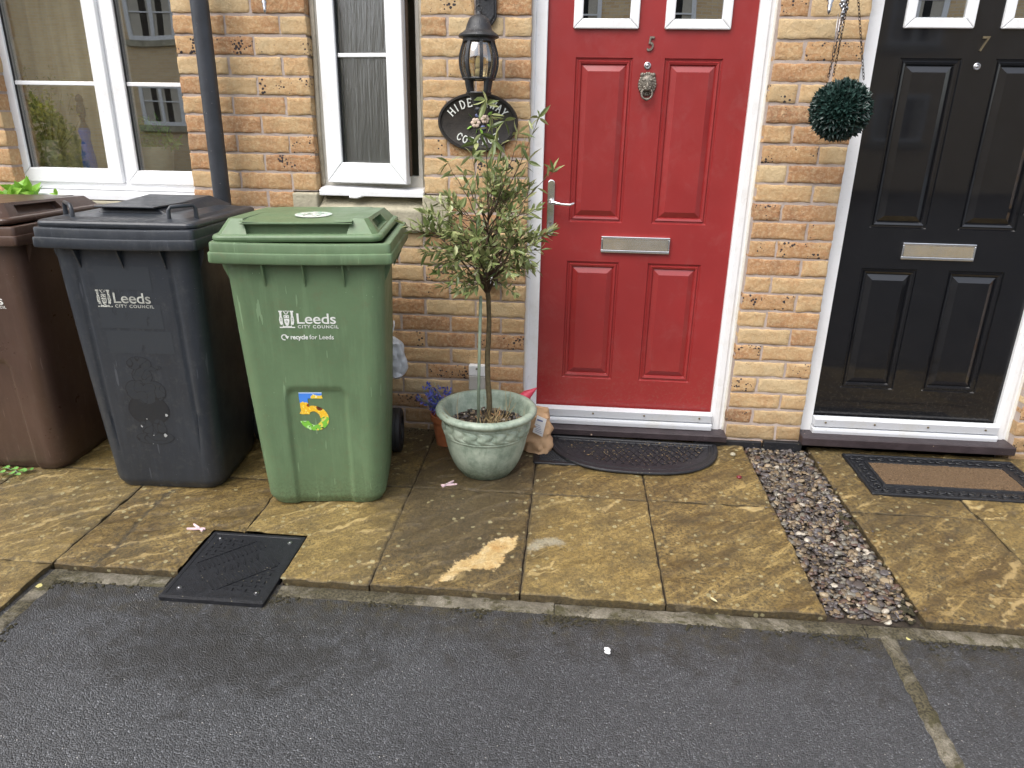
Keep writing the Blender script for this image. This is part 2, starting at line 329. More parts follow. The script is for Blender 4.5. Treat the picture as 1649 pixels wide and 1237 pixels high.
def m_door(name, col, rough, coat=0):
    q = NT(name, spec=.5, coat=coat, crough=.04)
    q.set('col', q.ramp(q.noise(3, 5, .6), (.3, tuple(x*.9 for x in col)), (.7, tuple(x*1.1 for x in col))))
    zz = q.xyz()[2]; dc = q.ramp(q.noise(3, 5, .6), (.3, tuple(x*.9 for x in col)), (.7, tuple(x*1.1 for x in col))); du = q.math('MULTIPLY', q.ramp(zz, (.08, 1.), (.42, 0.)), q.ramp(q.noise(75, 6, .8), (.52, 0.), (.7, .45 if name[0] == 'r' else .22))); dc = q.mix(du, dc, (.20, .17, .13)); dust = q.math('MULTIPLY', q.ramp(q.noise(9, 7, .8, dist=.4), (.52, 0.), (.72, .07 if name[0] == 'r' else .008)), 1.); dc = q.mix(dust, dc, (.35, .30, .28)); q.set('col', dc)
    g = q.noise(60, 6, .7, q.map((1.6, 1, .07), rot=(0, .02, 0)), .3)
    q.set('rough', q.ramp(q.noise(14, 6, .7), (.3, rough), (.7, rough+.14))); q.set('spec', .5 if name[0] == 'r' else .25); q.set('normal', q.bump(g, .22, .0012, q.bump(q.noise(2.5, 2), .15, .01))); return q.m
def m_glass(name, refl, tint=(.9, .95, .93), rough=0., ripple=0):
    q = NT(name); t = q.t; n = q.n
    g = n.new('ShaderNodeBsdfGlossy'); g.inputs['Roughness'].default_value = rough; g.inputs['Color'].default_value = (1, 1, 1, 1)
    tr = n.new('ShaderNodeBsdfTransparent'); tr.inputs['Color'].default_value = (*tint, 1)
    if ripple:
        h = q.noise(120, 3, .5, q.map((1, 1, .06)), .4); b = q.bump(h, ripple, .02); t.links.new(b, g.inputs['Normal'])
    else:
        b = q.bump(q.noise(1.7, 1), .035, .05); t.links.new(b, g.inputs['Normal'])
    lw = n.new('ShaderNodeLayerWeight'); lw.inputs['Blend'].default_value = .35
    f = q.math('ADD', q.math('MULTIPLY', lw.outputs['Fresnel'], .6), refl); f = q.math('MINIMUM', f, .95)
    mx = n.new('ShaderNodeMixShader'); t.links.new(f, mx.inputs[0]); t.links.new(tr.outputs[0], mx.inputs[1]); t.links.new(g.outputs[0], mx.inputs[2])
    t.links.new(mx.outputs[0], n['Material Output'].inputs['Surface']); return q.m
def m_leaf(name, a, b, c, rough=.45, trans=.15):
    q = NT(name, rough=rough, spec=.5); q.set('col', q.ramp(q.island(), (0, a), (.5, b), (1, c))); q.set('sss', 0.)
    t = q.t; tl = q.n.new('ShaderNodeBsdfTranslucent'); q.L(q.ramp(q.island(), (0, a), (1, c)), tl.inputs['Color']); mx = q.n.new('ShaderNodeMixShader'); mx.inputs[0].default_value = trans
    t.links.new(q.b.outputs[0], mx.inputs[1]); t.links.new(tl.outputs[0], mx.inputs[2]); t.links.new(mx.outputs[0], q.n['Material Output'].inputs['Surface']); return q.m
def m_attr(name, rough=.4):
    q = NT(name, rough=rough); q.set('col', q.attr('fc')); return q.m
M = {}
M['brick'] = m_brick(); M['mortar'] = m_mortar(); M['asphalt'] = m_asphalt(); M['slab'] = m_slab(); M['conc'] = m_conc()
M['stone'] = plain('cill_stone', (.36, .33, .24), .85, 0, .35, 9, .9, 90)
M['upvc'] = m_upvc(); M['upvc_old'] = m_upvc('aged_upvc', (.66, .64, .58), .7); M['thresh'] = m_upvc('threshold_upvc', (.62, .64, .67), .6); M['seal'] = plain('sealant', (.52, .47, .38), .7, 0, .2, 30, .5, 40)
M['red'] = m_door('red_door_skin', (.265, .022, .022), .30, .25); M['black'] = m_door('black_door_skin', (.0016, .002, .0036), .34, 1.)
M['chrome'] = plain('chrome', (.88, .88, .87), .14, 1, .1, 20); M['brass'] = plain('aged_brass', (.30, .25, .16), .4, 1, .3, 60)
M['iron'] = plain('black_cast_iron', (.022, .024, .028), .45, 0, .4, 40, .5, 180, speck=(160, .2, (.25, .25, .24), .56))
M['bronze'] = plain('weathered_bronze', (.19, .17, .14), .5, .6, .4, 120, .4, 260)
M['pipe'] = plain('grey_black_pipe', (.030, .034, .042), .42, 0, .25, 12, .2, 100, speck=(60, .07, (.35, .33, .3)))
M['bgreen'] = m_plastic('green_bin_plastic', (.112, .178, .092), (.14, .135, .07))
M['bblack'] = m_plastic('black_bin_plastic', (.024, .029, .037), (.080, .083, .080), .34)
M['bbrown'] = m_plastic('brown_bin_plastic', (.068, .039, .028), (.10, .075, .055), .30)
M['rubber'] = plain('black_rubber', (.012, .013, .016), .42, 0, .35, 60, .5, 220, speck=(55, .1, (.18, .16, .11), .5))
M['tyre'] = plain('tyre_rubber', (.016, .016, .018), .6, 0, .3, 40, .3, 200)
M['pot'] = m_pot(); M['terra'] = plain('terracotta', (.42, .14, .055), .8, 0, .25, 20, .3, 120)
M['soil'] = plain('wet_soil', (.028, .02, .013), .95, 0, .5, 60, 1., 90)
M['bark'] = plain('bark', (.085, .066, .032), .85, 0, .4, 50, 1., 120); M['cane'] = plain('sage_cane', (.24, .30, .22), .6, 0, .15, 30, .2, 90)
M['twig'] = plain('dark_twig', (.075, .048, .03), .8, 0, .3, 50)
M['leaf'] = m_leaf('bay_leaf', (.085, .125, .035), (.20, .25, .09), (.40, .43, .20), .30, .25)
M['bud'] = plain('cream_buds', (.62, .56, .33), .7); M['straw'] = m_leaf('dry_stalks', (.36, .27, .13), (.46, .36, .19), (.30, .17, .08), .8)
M['topi'] = m_leaf('artificial_foliage', (.007, .022, .018), (.014, .040, .033), (.04, .082, .070), .35, .05)
M['paper'] = plain('brown_paper', (.50, .32, .18), .8, 0, .14, 15, .5, 40); M['card'] = plain('white_card', (.72, .72, .72), .6, 0, .05)
M['pinkhat'] = plain('pink_paint', (.62, .055, .10), .45); M['beard'] = plain('beard_white', (.50, .50, .50), .8, 0, .2, 60, .8, 120); M['skin'] = plain('painted_skin', (.52, .28, .18), .5)
M['blueleaf'] = m_leaf('blue_artificial_flowers', (.05, .08, .42), (.11, .15, .60), (.24, .20, .58), .5, .1)
M['bagplast'] = plain('white_polythene', (.58, .61, .64), .3, 0, .12, 12, .6, 18)
M['gbox'] = plain('grey_plastic_box', (.42, .40, .36), .5); M['white'] = plain('white_plastic', (.75, .75, .74), .4, 0, .06)
M['peg'] = plain('pink_peg_plastic', (.72, .53, .56), .4, 0, .08); M['coir'] = plain('coir', (.125, .078, .040), .95, 0, .4, 160, 1., 420)
M['step'] = plain('quarry_tile', (.034, .024, .027), .5, 0, .35, 14, .5, 90, speck=(40, .16, (.4, .3, .22), .6))
M['dark'] = plain('dark_interior', (.012, .012, .012), .9); M['room'] = plain('interior_plaster', (.5, .46, .38), .9, 0, .05)
M['curtain'] = plain('tan_curtain', (.62, .54, .36), .9, 0, .1, 8, .4, 90)
M['glassw'] = m_glass('window_glazing', .21, (.97, .98, .97)); M['glassd'] = m_glass('door_glazing', .42, (.5, .52, .5)); M['glasso'] = m_glass('obscure_glazing', .16, (.45, .52, .48), .3, .3)
M['glassl'] = m_glass('lantern_glazing', .16, (.74, .68, .52), .05)
M['leafg'] = m_leaf('bright_leaf', (.16, .36, .03), (.24, .48, .05), (.34, .60, .10), .4, .3); M['weed'] = m_leaf('weed_leaf', (.08, .24, .035), (.14, .34, .06), (.2, .42, .10), .5, .2)
M['hedge'] = m_leaf('hedge_leaf', (.10, .15, .03), (.30, .33, .06), (.60, .55, .10), .6, .3)
M['silver'] = plain('pewter', (.42, .42, .43), .3, 1, .4, 90); M['chain'] = plain('dark_chain', (.05, .04, .035), .4, .8, .3, 90)
M['plaq'] = plain('plaque_black', (.020, .018, .017), .4, 0, .3, 22); M['plaqc'] = plain('plaque_worn_field', (.024, .019, .015), .6, 0, .5, 26, .4, 150); M['ink'] = plain('white_lettering', (.70, .72, .68), .5, 0, .12, 60)
M['inkw'] = plain('worn_lettering', (.40, .41, .37), .6, 0, .4, 60); M['petal'] = plain('petal_cream', (.66, .52, .42), .6, 0, .15, 60); M['blueb'] = plain('blue_paint', (.12, .14, .3), .5)
M['teal'] = plain('teal_plastic', (.12, .34, .32), .35); M['maroon'] = plain('maroon_glaze', (.14, .012, .02), .3); M['cream'] = plain('cream_ceramic', (.75, .72, .52), .4); M['bluec'] = plain('blue_cloth', (.04, .12, .65), .5); M['ebony'] = plain('carved_wood', (.055, .022, .014), .4)
M['tile'] = plain('roof_tile', (.16, .075, .05), .8, 0, .3, 3, .6, 12); M['moss'] = plain('moss', (.030, .026, .011), .95, 0, .5, 60, 1., 160)
M['fc'] = m_attr('printed_sticker')

# ------------------------------------------------------------------ ground
def struct(mb, name, mat, **k): return tag(mb.build(name, mat, **k), kind='structure')
def sheet(name, mat, x0, x1, y0, y1, h, nx=1, ny=1):
    b = MB(); vs = []; fs = []
    for j in range(ny+1):
        for i in range(nx+1):
            x = x0+(x1-x0)*i/nx; y = y0+(y1-y0)*j/ny; vs.append((x, y, gz(max(y, -3.2))+h))
    for j in range(ny):
        for i in range(nx): a = j*(nx+1)+i; fs.append((a, a+1, a+nx+2, a+nx+1))
    b.add(vs, fs); return struct(b, name, mat)
b = MB(); b.add([(-60, -60, -.30), (60, -60, -.30), (60, 60, -.30), (-60, 60, -.30)], [(0, 1, 2, 3)]); struct(b, 'ground', M['soil'])
b = MB(); X0, X1 = -30, 30
b.add([(X0, 0, gz(0)-.035), (X1, 0, gz(0)-.035), (X1, -3.2, gz(-3.2)-.016), (X0, -3.2, gz(-3.2)-.016), (X1, -17.9, gz(-3.2)-.03), (X0, -17.9, gz(-3.2)-.03)], [(0, 3, 2, 1), (3, 5, 4, 2)])
for i, vv in enumerate(b.v):
    if vv[1] == 0: b.v[i] = (vv[0], -1.2, gz(-1.2)-.0145)
struct(b, 'driveway', M['asphalt'])
b = MB(); b.add([(-5, .02, gz(.02)-.045), (5, .02, gz(.02)-.045), (5, -1.24, gz(-1.24)-.045), (-5, -1.24, gz(-1.24)-.045)], [(0, 3, 2, 1)]); struct(b, 'paving_bed', M['soil'])

# riven slabs
PATCH = [gp(*p).xy for p in [(700,940),(735,905),(765,893),(790,872),(815,866),(833,864),(832,880),(815,893),(812,905),(795,920),(765,918),(745,922),(720,935)]]
PALE = [[gp(*p).xy for p in L_] for L_ in ([(846,882),(862,869),(893,866),(913,874),(905,884),(882,880),(864,888),(850,892)],)]
CRACKS = [[gp(*p).xy for p in L_] for L_ in ([(145,916),(190,880),(236,826),(278,789)], [(690,778),(770,792),(845,800)])]
def inpoly(x, y, P):
    c = False; n = len(P)
    for i in range(n):
        a, b_ = P[i], P[i-1]
        if (a[1] > y) != (b_[1] > y) and x < (b_[0]-a[0])*(y-a[1])/(b_[1]-a[1])+a[0]: c = not c
    return c
def dseg(x, y, L_):
    best = 9
    for a, b_ in zip(L_, L_[1:]):
        dx, dy = b_[0]-a[0], b_[1]-a[1]; t = max(0, min(1, ((x-a[0])*dx+(y-a[1])*dy)/(dx*dx+dy*dy)))
        best = min(best, math.hypot(x-a[0]-t*dx, y-a[1]-t*dy))
    return best
MH = (-.705, -.352, -1.315, -.935)      # manhole
def wetness(x, y):
    w_ = .10
    w_ += .95*math.exp(-((x-.15)/.35)**2-((y+.55)/.42)**2)         # damp ground round the planter
    w_ += .45*math.exp(-((x-.2)/.3)**2-((y+1.0)/.3)**2)
    w_ += .6*sm(-.35, -.02, y)*(1 if x < .45 else .55)
    w_ += .35*math.exp(-((x-1.75)/.35)**2-((y+.45)/.3)**2)
    w_ += .35*math.exp(-((x+1.6)/.6)**2-((y+.75)/.3)**2)
    return w_
SL_V, SL_F, SL_A = [], [], []
def slab(x0, x1, y0, y1, sx=0., step=.0075, seed=0):
    nx = max(2, int((x1-x0)/step)); ny = max(2, int((y1-y0)/step)); n0 = len(SL_V)
    ang = R(38+random.uniform(-10, 10)); ca, sa = math.cos(ang), math.sin(ang); tilt = random.uniform(-.002, .002); dz = random.uniform(-.0015, .0015)
    tone = random.random()
    for j in range(ny+1):
        for i in range(nx+1):
            x = x0+(x1-x0)*i/nx; y = y0+(y1-y0)*j/ny
            e = min(i, nx-i, j, ny-j)
            if e == 0: x += .0035*noise.noise((x*22, y*22, seed)); y += .0035*noise.noise((x*22+9, y*22, seed))
            u, v = x*ca+y*sa, -x*sa+y*ca
            wv = v*21 + .9*noise.noise((u*3.0, v*3.0, seed+3.)) + .55*noise.noise((u*14, v*14, seed)) + .3*noise.noise((u*34, v*34, seed))
            rg = noise.noise((u*1.6, wv*.8, seed+.5)); r1 = 1-min(1, abs(rg-.02)*(16 if rg < .02 else 8)); r1 *= sm(-.15, .2, noise.noise((x*4, y*4, seed+8.)))
            h = .004*sm(-.05, .05, rg) + .0016*noise.noise((x*30, y*30, 1.)) - (.0028 if e == 0 else 0) + tilt*(x-x0)/(x1-x0) + dz
            w_ = wetness(x, y) + .25*noise.noise((x*2.3, y*2.3, 5.+seed))
            if e == 0: w_ += .5
            pt = 0.
            if -.1 < x < .46 and y < -.85: dd_ = dseg(x, y, PATCH+[PATCH[0]]); pt = .5 + (1 if inpoly(x, y, PATCH) else -1)*min(.5, dd_/.036)
            if .4 < x < 1.36 and -1.15 < y < -.5:
                for Q_ in PALE:
                    dd_ = dseg(x, y, Q_+[Q_[0]])
                    if dd_ < .05 or inpoly(x, y, Q_): pt = min(pt, -max(0, .5 + (1 if inpoly(x, y, Q_) else -1)*min(.5, dd_/.04)))
            if pt > .5: h -= .0015
            for C_ in CRACKS:
                d = dseg(x+.01*noise.noise((x*40, y*40, 0)), y, C_)
                if d < .006: w_ += 1.2; h -= .003
            SL_V.append((x, y, gz(y)+h)); SL_A.append((pt, w_, max(0, r1), tone))
    for j in range(ny):
        for i in range(nx):
            xc = x0+(x1-x0)*(i+.5)/nx; yc = y0+(y1-y0)*(j+.5)/ny
            if MH[0]+.004 < xc < MH[1]-.004 and MH[2] < yc < MH[3]-.004: continue
            a = n0+j*(nx+1)+i; SL_F.append((a, a+1, a+nx+2, a+nx+1))
    per = [n0+i for i in range(nx+1)] + [n0+j*(nx+1)+nx for j in range(1, ny+1)] + [n0+ny*(nx+1)+i for i in range(nx-1, -1, -1)] + [n0+j*(nx+1) for j in range(ny-1, 0, -1)]
    k0 = len(SL_V)
    for p in per: v = SL_V[p]; SL_V.append((v[0], v[1], v[2]-.04)); SL_A.append((0, 1.4, 0, tone))
    for i in range(len(per)):
        j = (i+1) % len(per); ax, ay = SL_V[per[i]][:2]
        if MH[0]+.002 < ax < MH[1]-.002 and MH[2] < ay < MH[3]-.002: continue
        SL_F.append((per[i], k0+i, k0+j, per[j]))
g = .0024
rowy = [-1.188, -.556, .018]
xs = [-2.8, -2.25, -1.69, -1.128, -.588, -.068, .412, .863, 1.345]; sd_ = 1
for c in range(len(xs)-1):
    for r_ in range(2):
        slab(xs[c]+g, xs[c+1]-g, rowy[r_]+g+(.0 if r_ == 0 else .0), rowy[r_+1]-g, seed=sd_*1.7, step=.0075 if c > 1 else .02); sd_ += 1
for c, (a, b_) in enumerate([(1.63, 2.105), (2.105, 2.62), (2.62, 3.2)]):
    for r_ in range(2): slab(a+g, b_-g, rowy[r_]+g, rowy[r_+1]-g, seed=sd_*1.7, step=.0075 if c < 2 else .02); sd_ += 1
for k in range(3):
    for c in (-2.25, -1.69): slab(c+g-.0, c+.56-g-(0 if c < -2 else .0), -1.188-.6*(k+1)+g, -1.188-.6*k-g, seed=sd_*1.7, step=.01 if c > -2 else .02); sd_ += 1
b = MB(); b.v = SL_V; b.f = SL_F; b.mi = [0]*len(SL_F); struct(b, 'paving', M['slab'], smooth=50, vcol={'pv': SL_A})
# joints filled with dirt
b = MB()
def strip(b, pts, w_, h0, top, n=60, wob=.006, key=0.):
    P = [Vector((p[0], p[1])) for p in pts]; L_ = sum((q-p).length for p, q in zip(P, P[1:]))
    vs = []; d0 = (P[-1]-P[0]).normalized(); nrm = Vector((-d0.y, d0.x))
    for i in range(n+1):
        t = i/n*L_; k = 0
        while k < len(P)-2 and t > (P[k+1]-P[k]).length: t -= (P[k+1]-P[k]).length; k += 1
        c = P[k]+(P[k+1]-P[k]).normalized()*t
        for s_ in (-1, -.6, 0, .6, 1):
            q = c+nrm*(s_*w_/2)
            if abs(s_) == 1: q = q+nrm*(wob*noise.noise((q.x*28, q.y*28, key)))
            z = gz(q.y)+(top-.012 if abs(s_) == 1 else top)+.0012*noise.noise((q.x*60, q.y*60, 2.)); vs.append((q.x, q.y, z))
    fs = [(i*5+k, (i+1)*5+k, (i+1)*5+k+1, i*5+k+1) for i in range(n) for k in range(4)]
    b.add(vs, [f[::-1] for f in fs])
for x in xs[1:-1]: strip(b, [(x, -1.18 if abs(x+.588) > .01 else -.925), (x, .0)], .012, 0, -.006, 90, .002, x)
strip(b, [(-2.7, -.556), (1.34, -.556)], .012, 0, -.005, 200, .002); strip(b, [(1.635, -.556), (3.1, -.556)], .012, 0, -.005, 100, .002); strip(b, [(2.105, -1.18), (2.105, 0)], .012, 0, -.006, 90, .002)
struct(b, 'joint_filling', M['soil'], smooth=True)
# concrete edging
b = MB(); segs = [(-1.075, -.712), (-.345, .52), (.523, 1.44), (1.443, 3.2)]
for a, b_ in segs: strip(b, [(a, -1.228), (b_, -1.224)], .074, 0, -.011, int((b_-a)*90), .012, a)
strip(b, [(-1.09, -1.2), (-1.09, -3.0)], .07, 0, -.011, 160, .016, 5.)
struct(b, 'kerb_edging', M['conc'], smooth=True)
b = MB(); strip(b, [gp(1426, 1012).xy, gp(1546, 1237).xy, gp(1640, 1420).xy], .058, 0, -.010, 140, .016, 9.); struct(b, 'driveway_strip', M['conc'], smooth=True)
# moss in the kerb line
b = MB()
for k in range(1500):
    t = random.random()
    if t < .25: x = random.gauss(-1.12, .018) + .0; y = random.uniform(-1.9, -1.2); x += .06
    elif t < .7: x = random.uniform(-1.1, 3); y = -1.262+random.gauss(0, .009)
    else: x = random.choice([-.36, -.5, .55, .35, -.65, 1.42, 1.5]) + random.gauss(0, .07); y = -1.272+random.gauss(0, .018)
    if noise.noise((x*5, y*5, 2.)) < .06: continue
    if MH[0] < x < MH[1] and y > MH[2]: continue
    r_ = random.uniform(.002, .006); b.ball((x, y, gz(y)-.013), (r_, r_, r_*.45), 6, 4)
for k in range(60):
    x = 1.60+random.gauss(0, .014); y = random.choice([-.62, -1.12])+random.gauss(0, .04); r_ = random.uniform(.004, .01); b.ball((x, y, gz(y)-.004), (r_, r_, r_*.5), 6, 4)
tag(b.build('moss', M['moss'], smooth=True), 'dark green moss growing in clumps along the concrete kerb', 'moss', kind='stuff')

# gravel
b = MB(); b.add([(1.34, -1.19, gz(-1.19)-.02), (1.635, -1.19, gz(-1.19)-.02), (1.635, .01, gz(0)-.02), (1.34, .01, gz(0)-.02)], [(0, 1, 2, 3)]); struct(b, 'gravel_bed', M['soil'])
gm = NT('slate_and_river_pebbles', rough=.42, spec=.5)
gm.set('col', gm.mix(gm.ramp(gm.noise(120, 4), (.4, .0), (.7, .35)), gm.ramp(gm.island(), (0, (.032, .027, .025)), (.18, (.062, .052, .050)), (.34, (.115, .088, .058)), (.48, (.090, .082, .085)), (.60, (.17, .125, .075)), (.70, (.085, .05, .038)), (.79, (.15, .14, .115)), (.89, (.28, .22, .14)), (.965, (.42, .38, .31)), interp='CONSTANT'), (.09, .07, .05)))
gm.set('normal', gm.bump(gm.noise(200, 3), .3, .001))
b = MB(); PH_ = (1+5**.5)/2
ico = [Vector(p).normalized() for p in [(-1,PH_,0),(1,PH_,0),(-1,-PH_,0),(1,-PH_,0),(0,-1,PH_),(0,1,PH_),(0,-1,-PH_),(0,1,-PH_),(PH_,0,-1),(PH_,0,1),(-PH_,0,-1),(-PH_,0,1)]]
icf = [(0,11,5),(0,5,1),(0,1,7),(0,7,10),(0,10,11),(1,5,9),(5,11,4),(11,10,2),(10,7,6),(7,1,8),(3,9,4),(3,4,2),(3,2,6),(3,6,8),(3,8,9),(4,9,5),(2,4,11),(6,2,10),(8,6,7),(9,8,1)]
def subd(vs, fs):
    vs = list(vs); c = {}; out = []
    def mid(a, b_):
        k = (min(a, b_), max(a, b_))
        if k not in c: vs.append(((vs[a]+vs[b_])/2).normalized()); c[k] = len(vs)-1
        return c[k]
    for a, b_, d in fs: x, y, z = mid(a, b_), mid(b_, d), mid(d, a); out += [(a, x, z), (b_, y, x), (d, z, y), (x, y, z)]
    return vs, out
ic2v, ic2f = subd(ico, icf)
def pebble(b, x, y, z, s, flat, seed):
    rot = Euler((random.gauss(0, .28), random.gauss(0, .28), random.uniform(0, 6.3))).to_matrix()
    sx, sy, sz = s*random.uniform(.85, 1.3), s*random.uniform(.6, .95), s*flat
    b.add([Vector((x, y, z)) + rot @ (Vector((p.x*sx, p.y*sy, p.z*sz))*(1+.28*noise.noise(p*1.3+Vector((seed, 0, 0))))) for p in ic2v], ic2f)
n = 0
for layer, cnt in ((0, 1100), (1, 1500)):
    for k in range(cnt):
        x = random.uniform(1.352, 1.622); y = random.uniform(-1.172, .0)
        s = .93*random.choice([.005, .006, .007, .008, .009, .010, .011, .013, .015]) * random.uniform(.85, 1.15)
        flat = .25 if random.random() < .3 else random.uniform(.4, .7)
        if flat == .25: s *= 1.3
        pebble(b, x, y, gz(y)-.017+layer*.008+random.uniform(0, .004), s, flat, k*.37)
for k in range(26):
    x = random.choice([1.33, 1.64])+random.gauss(0, .02); y = random.uniform(-1.15, -.05); pebble(b, x, y, gz(y)+.003, .005, .5, k)
tag(b.build('gravel', gm.m, smooth=True), 'mixed slate and river pebbles filling the strip between the two paths', 'gravel', kind='stuff')

# ------------------------------------------------------------------ houses
SPLIT = 1.428
H5 = thing('brick_house', 'buff brick house with the red door and two white windows', 'house', (0, .1, 0), group='terraced brick houses')
H7 = thing('brick_house', 'buff brick house with the glossy black door at the right', 'house', (2.4, .1, 0), group='terraced brick houses')
D1X, D2X, DZT = (.334, 1.2577), (1.5925, 2.505), 2.10
OPEN = [(-1.935, -1.115, .975, 2.05), (-.5675, -.1025, 1.03, 2.05), (-.672, .0025, .90, 1.05), (-2.02, -1.02, .825, .975), (D1X[0], D1X[1], -.2, DZT), (D2X[0], D2X[1], -.2, DZT)]
BR = {0: ([], [], []), 1: ([], [], [])}
def brick(x0, x1, z0, z1, seed, lod):
    V_, F_, A_ = BR[0 if (x0+x1)/2 < SPLIT else 1]
    x0 += random.uniform(-.0015, .0015); x1 += random.uniform(-.0015, .0015); z0 += random.uniform(-.001, .001); z1 += random.uniform(-.0015, .0008)
    rnd = random.random(); t = random.choice([.08, .16, .22, .3, .34, .4, .46, .55, .62, .74]) + random.uniform(-.05, .05)
    spots = random.uniform(.5, 1.) if rnd < .30 else (random.uniform(.15, .4) if rnd < .5 else .04)
    if spots > .5: t += .16
    col = (t, spots, random.random(), 1)
    nx = max(3, int((x1-x0)/(.013 if lod else .05))); nz = 6 if lod else 3
    X = [x0, x0+.004] + [x0+.004+(x1-x0-.008)*i/nx for i in range(1, nx)] + [x1-.004, x1]; Z = [z0, z0+.004] + [z0+.004+(z1-z0-.008)*i/nz for i in range(1, nz)] + [z1-.004, z1]
    n0 = len(V_); dy = random.uniform(-.002, .0015); W_ = len(X); H_ = len(Z)
    for k, z in enumerate(Z):
        for i, x in enumerate(X):
            e = min(i, W_-1-i, k, H_-1-k); p = Vector((x*24+seed, z*34, seed*.7))
            y = dy - .0022*noise.noise(p) - .0024*abs(noise.noise(p*2.3)); xx, zz = x, z
            if e == 0:
                y += .0028; s_ = .0036
                xx += s_*noise.noise((x*38, z*38, seed)); zz += s_*noise.noise((x*38+50, z*38, seed))
            elif e == 1: y += .0006; s_ = .002; zz += s_*noise.noise((x*38+50, z*38, seed))
            V_.append((xx, y, zz)); A_.append(col)
    for k in range(H_-1):
        for i in range(W_-1): a = n0+k*W_+i; F_.append((a, a+1, a+W_+1, a+W_))
    per = [n0+i for i in range(W_)] + [n0+k*W_+W_-1 for k in range(1, H_)] + [n0+(H_-1)*W_+i for i in range(W_-2, -1, -1)] + [n0+k*W_ for k in range(H_-2, 0, -1)]
    k0 = len(V_)
    for p in per: v = V_[p]; V_.append((v[0], .085, v[2])); A_.append(col)
    for i in range(len(per)): j = (i+1) % len(per); F_.append((per[i], k0+i, k0+j, per[j]))
def clip(x0, x1, z0, z1):
    out = [(x0, x1)]
    for a, b_, c, d in OPEN:
        if z1 > c+.012 and z0 < d-.012:
            nw = []
            for p, q in out:
                if q <= a or p >= b_: nw.append((p, q)); continue
                if p < a: nw.append((p, a))
                if q > b_: nw.append((b_, q))
            out = nw
    return [(p, q) for p, q in out if q-p > .03]
def region(X0, X1, orig, k0, k1, flip=0):
    for k in range(k0, k1):
        z0 = k*.075+.005; z1 = z0+.065
        o = orig + (.1125 if (k+flip) % 2 else 0) - .225*math.ceil((orig-X0)/.225+1)
        while o < X1:
            a, b_ = max(o+.005, X0+.003), min(o+.220, X1-.003)
            if b_-a > .03:
                for p, q in clip(a, b_, z0, z1):
                    brick(p, q, z0, z1, random.uniform(0, 90), (-2.1 < p < 2.7 and z1 < 1.95))
            o += .225
region(-4.2, D1X[0], 0., -1, 34); region(D1X[0], D1X[1], 0., 28, 34); region(D1X[1], D2X[0], D1X[1]+.0, -1, 28); region(D1X[1], D2X[0], D1X[1], 28, 34)
region(D2X[0], D2X[1], 2.505, 28, 34); region(D2X[1], 5.2, 2.505, -1, 34)
def mortar(x0, x1):
    b = MB(); xs_ = sorted({x0, x1} | {c for o in OPEN for c in o[:2] if x0 < c < x1}); zs_ = sorted({-.2, 2.56} | {c for o in OPEN for c in o[2:] if -.2 < c < 2.56})
    def inside(x, z): return any(a < x < b_ and c < z < d for a, b_, c, d in OPEN)
    for i in range(len(xs_)-1):
        for k in range(len(zs_)-1):
            cx, cz = (xs_[i]+xs_[i+1])/2, (zs_[k]+zs_[k+1])/2
            if inside(cx, cz): continue
            l = .003 if (i > 0 and inside(xs_[i]-.001, cz)) else 0; r_ = .003 if (i < len(xs_)-2 and inside(xs_[i+1]+.001, cz)) else 0
            b.box(xs_[i]+l, xs_[i+1]-r_, .0035, .10, zs_[k], zs_[k+1])
    return b
for H, k, x0, x1 in ((H5, 0, -4.2, SPLIT), (H7, 1, SPLIT, 5.2)):
    b = MB(); b.v, b.f, A_ = BR[k]; b.mi = [0]*len(b.f); wl = b.build('wall', M['brick'], H, smooth=60, vcol={'bk': A_})
    mortar(x0, x1).build('mortar', M['mortar'], wl)
    b = MB(); b.box(x0, x1, .09, .3, 2.56, 5.2); b.box(x0, x1, .3, 7.6, 5.0, 5.2); b.build('upper_wall', M['brick'], H)
    b = MB(); b.prism([(-.35, 5.2), (7.9, 5.2), (3.8, 7.8)], x0, x1, 'x'); b.build('roof', M['tile'], H)
def part(b, name, mat, par, bev=0, **k): return b.build(name, mat, par, bev=bev, **k)
# rooms behind the openings
for H, rooms in ((H5, [(-4.1, -.8, .6), (-.78, .2, .6), (.28, 1.42, -.2)]), (H7, [(1.44, 3.2, -.2)])):
    for x0, x1, z0 in rooms:
        b = MB(); z1 = 2.45; y0, y1 = .16, 2.6
        V_ = [(x0,y0,z0),(x1,y0,z0),(x1,y1,z0),(x0,y1,z0),(x0,y0,z1),(x1,y0,z1),(x1,y1,z1),(x0,y1,z1)]
        b.add(V_, [(0,1,2,3),(7,6,5,4),(1,5,6,2),(3,7,4,0)] + ([] if x0 < -.7 else [(2,6,7,3)]))
        if x0 < -.7:      # back wall with an unseen opening, added to brighten the room with daylight
            wx0, wx1 = (-2.35, -.95) if x0 < -2 else (-.30, .1); wz0, wz1 = .75, 2.3
            for a, c_, d, e in ((x0, wx0, z0, z1), (wx1, x1, z0, z1), (wx0, wx1, z0, wz0), (wx0, wx1, wz1, z1)): b.add([(a, y1, d), (c_, y1, d), (c_, y1, e), (a, y1, e)], [(0, 1, 2, 3)])
        part(b, 'interior_room', M['room'] if x0 < -.7 else M['dark'], H)

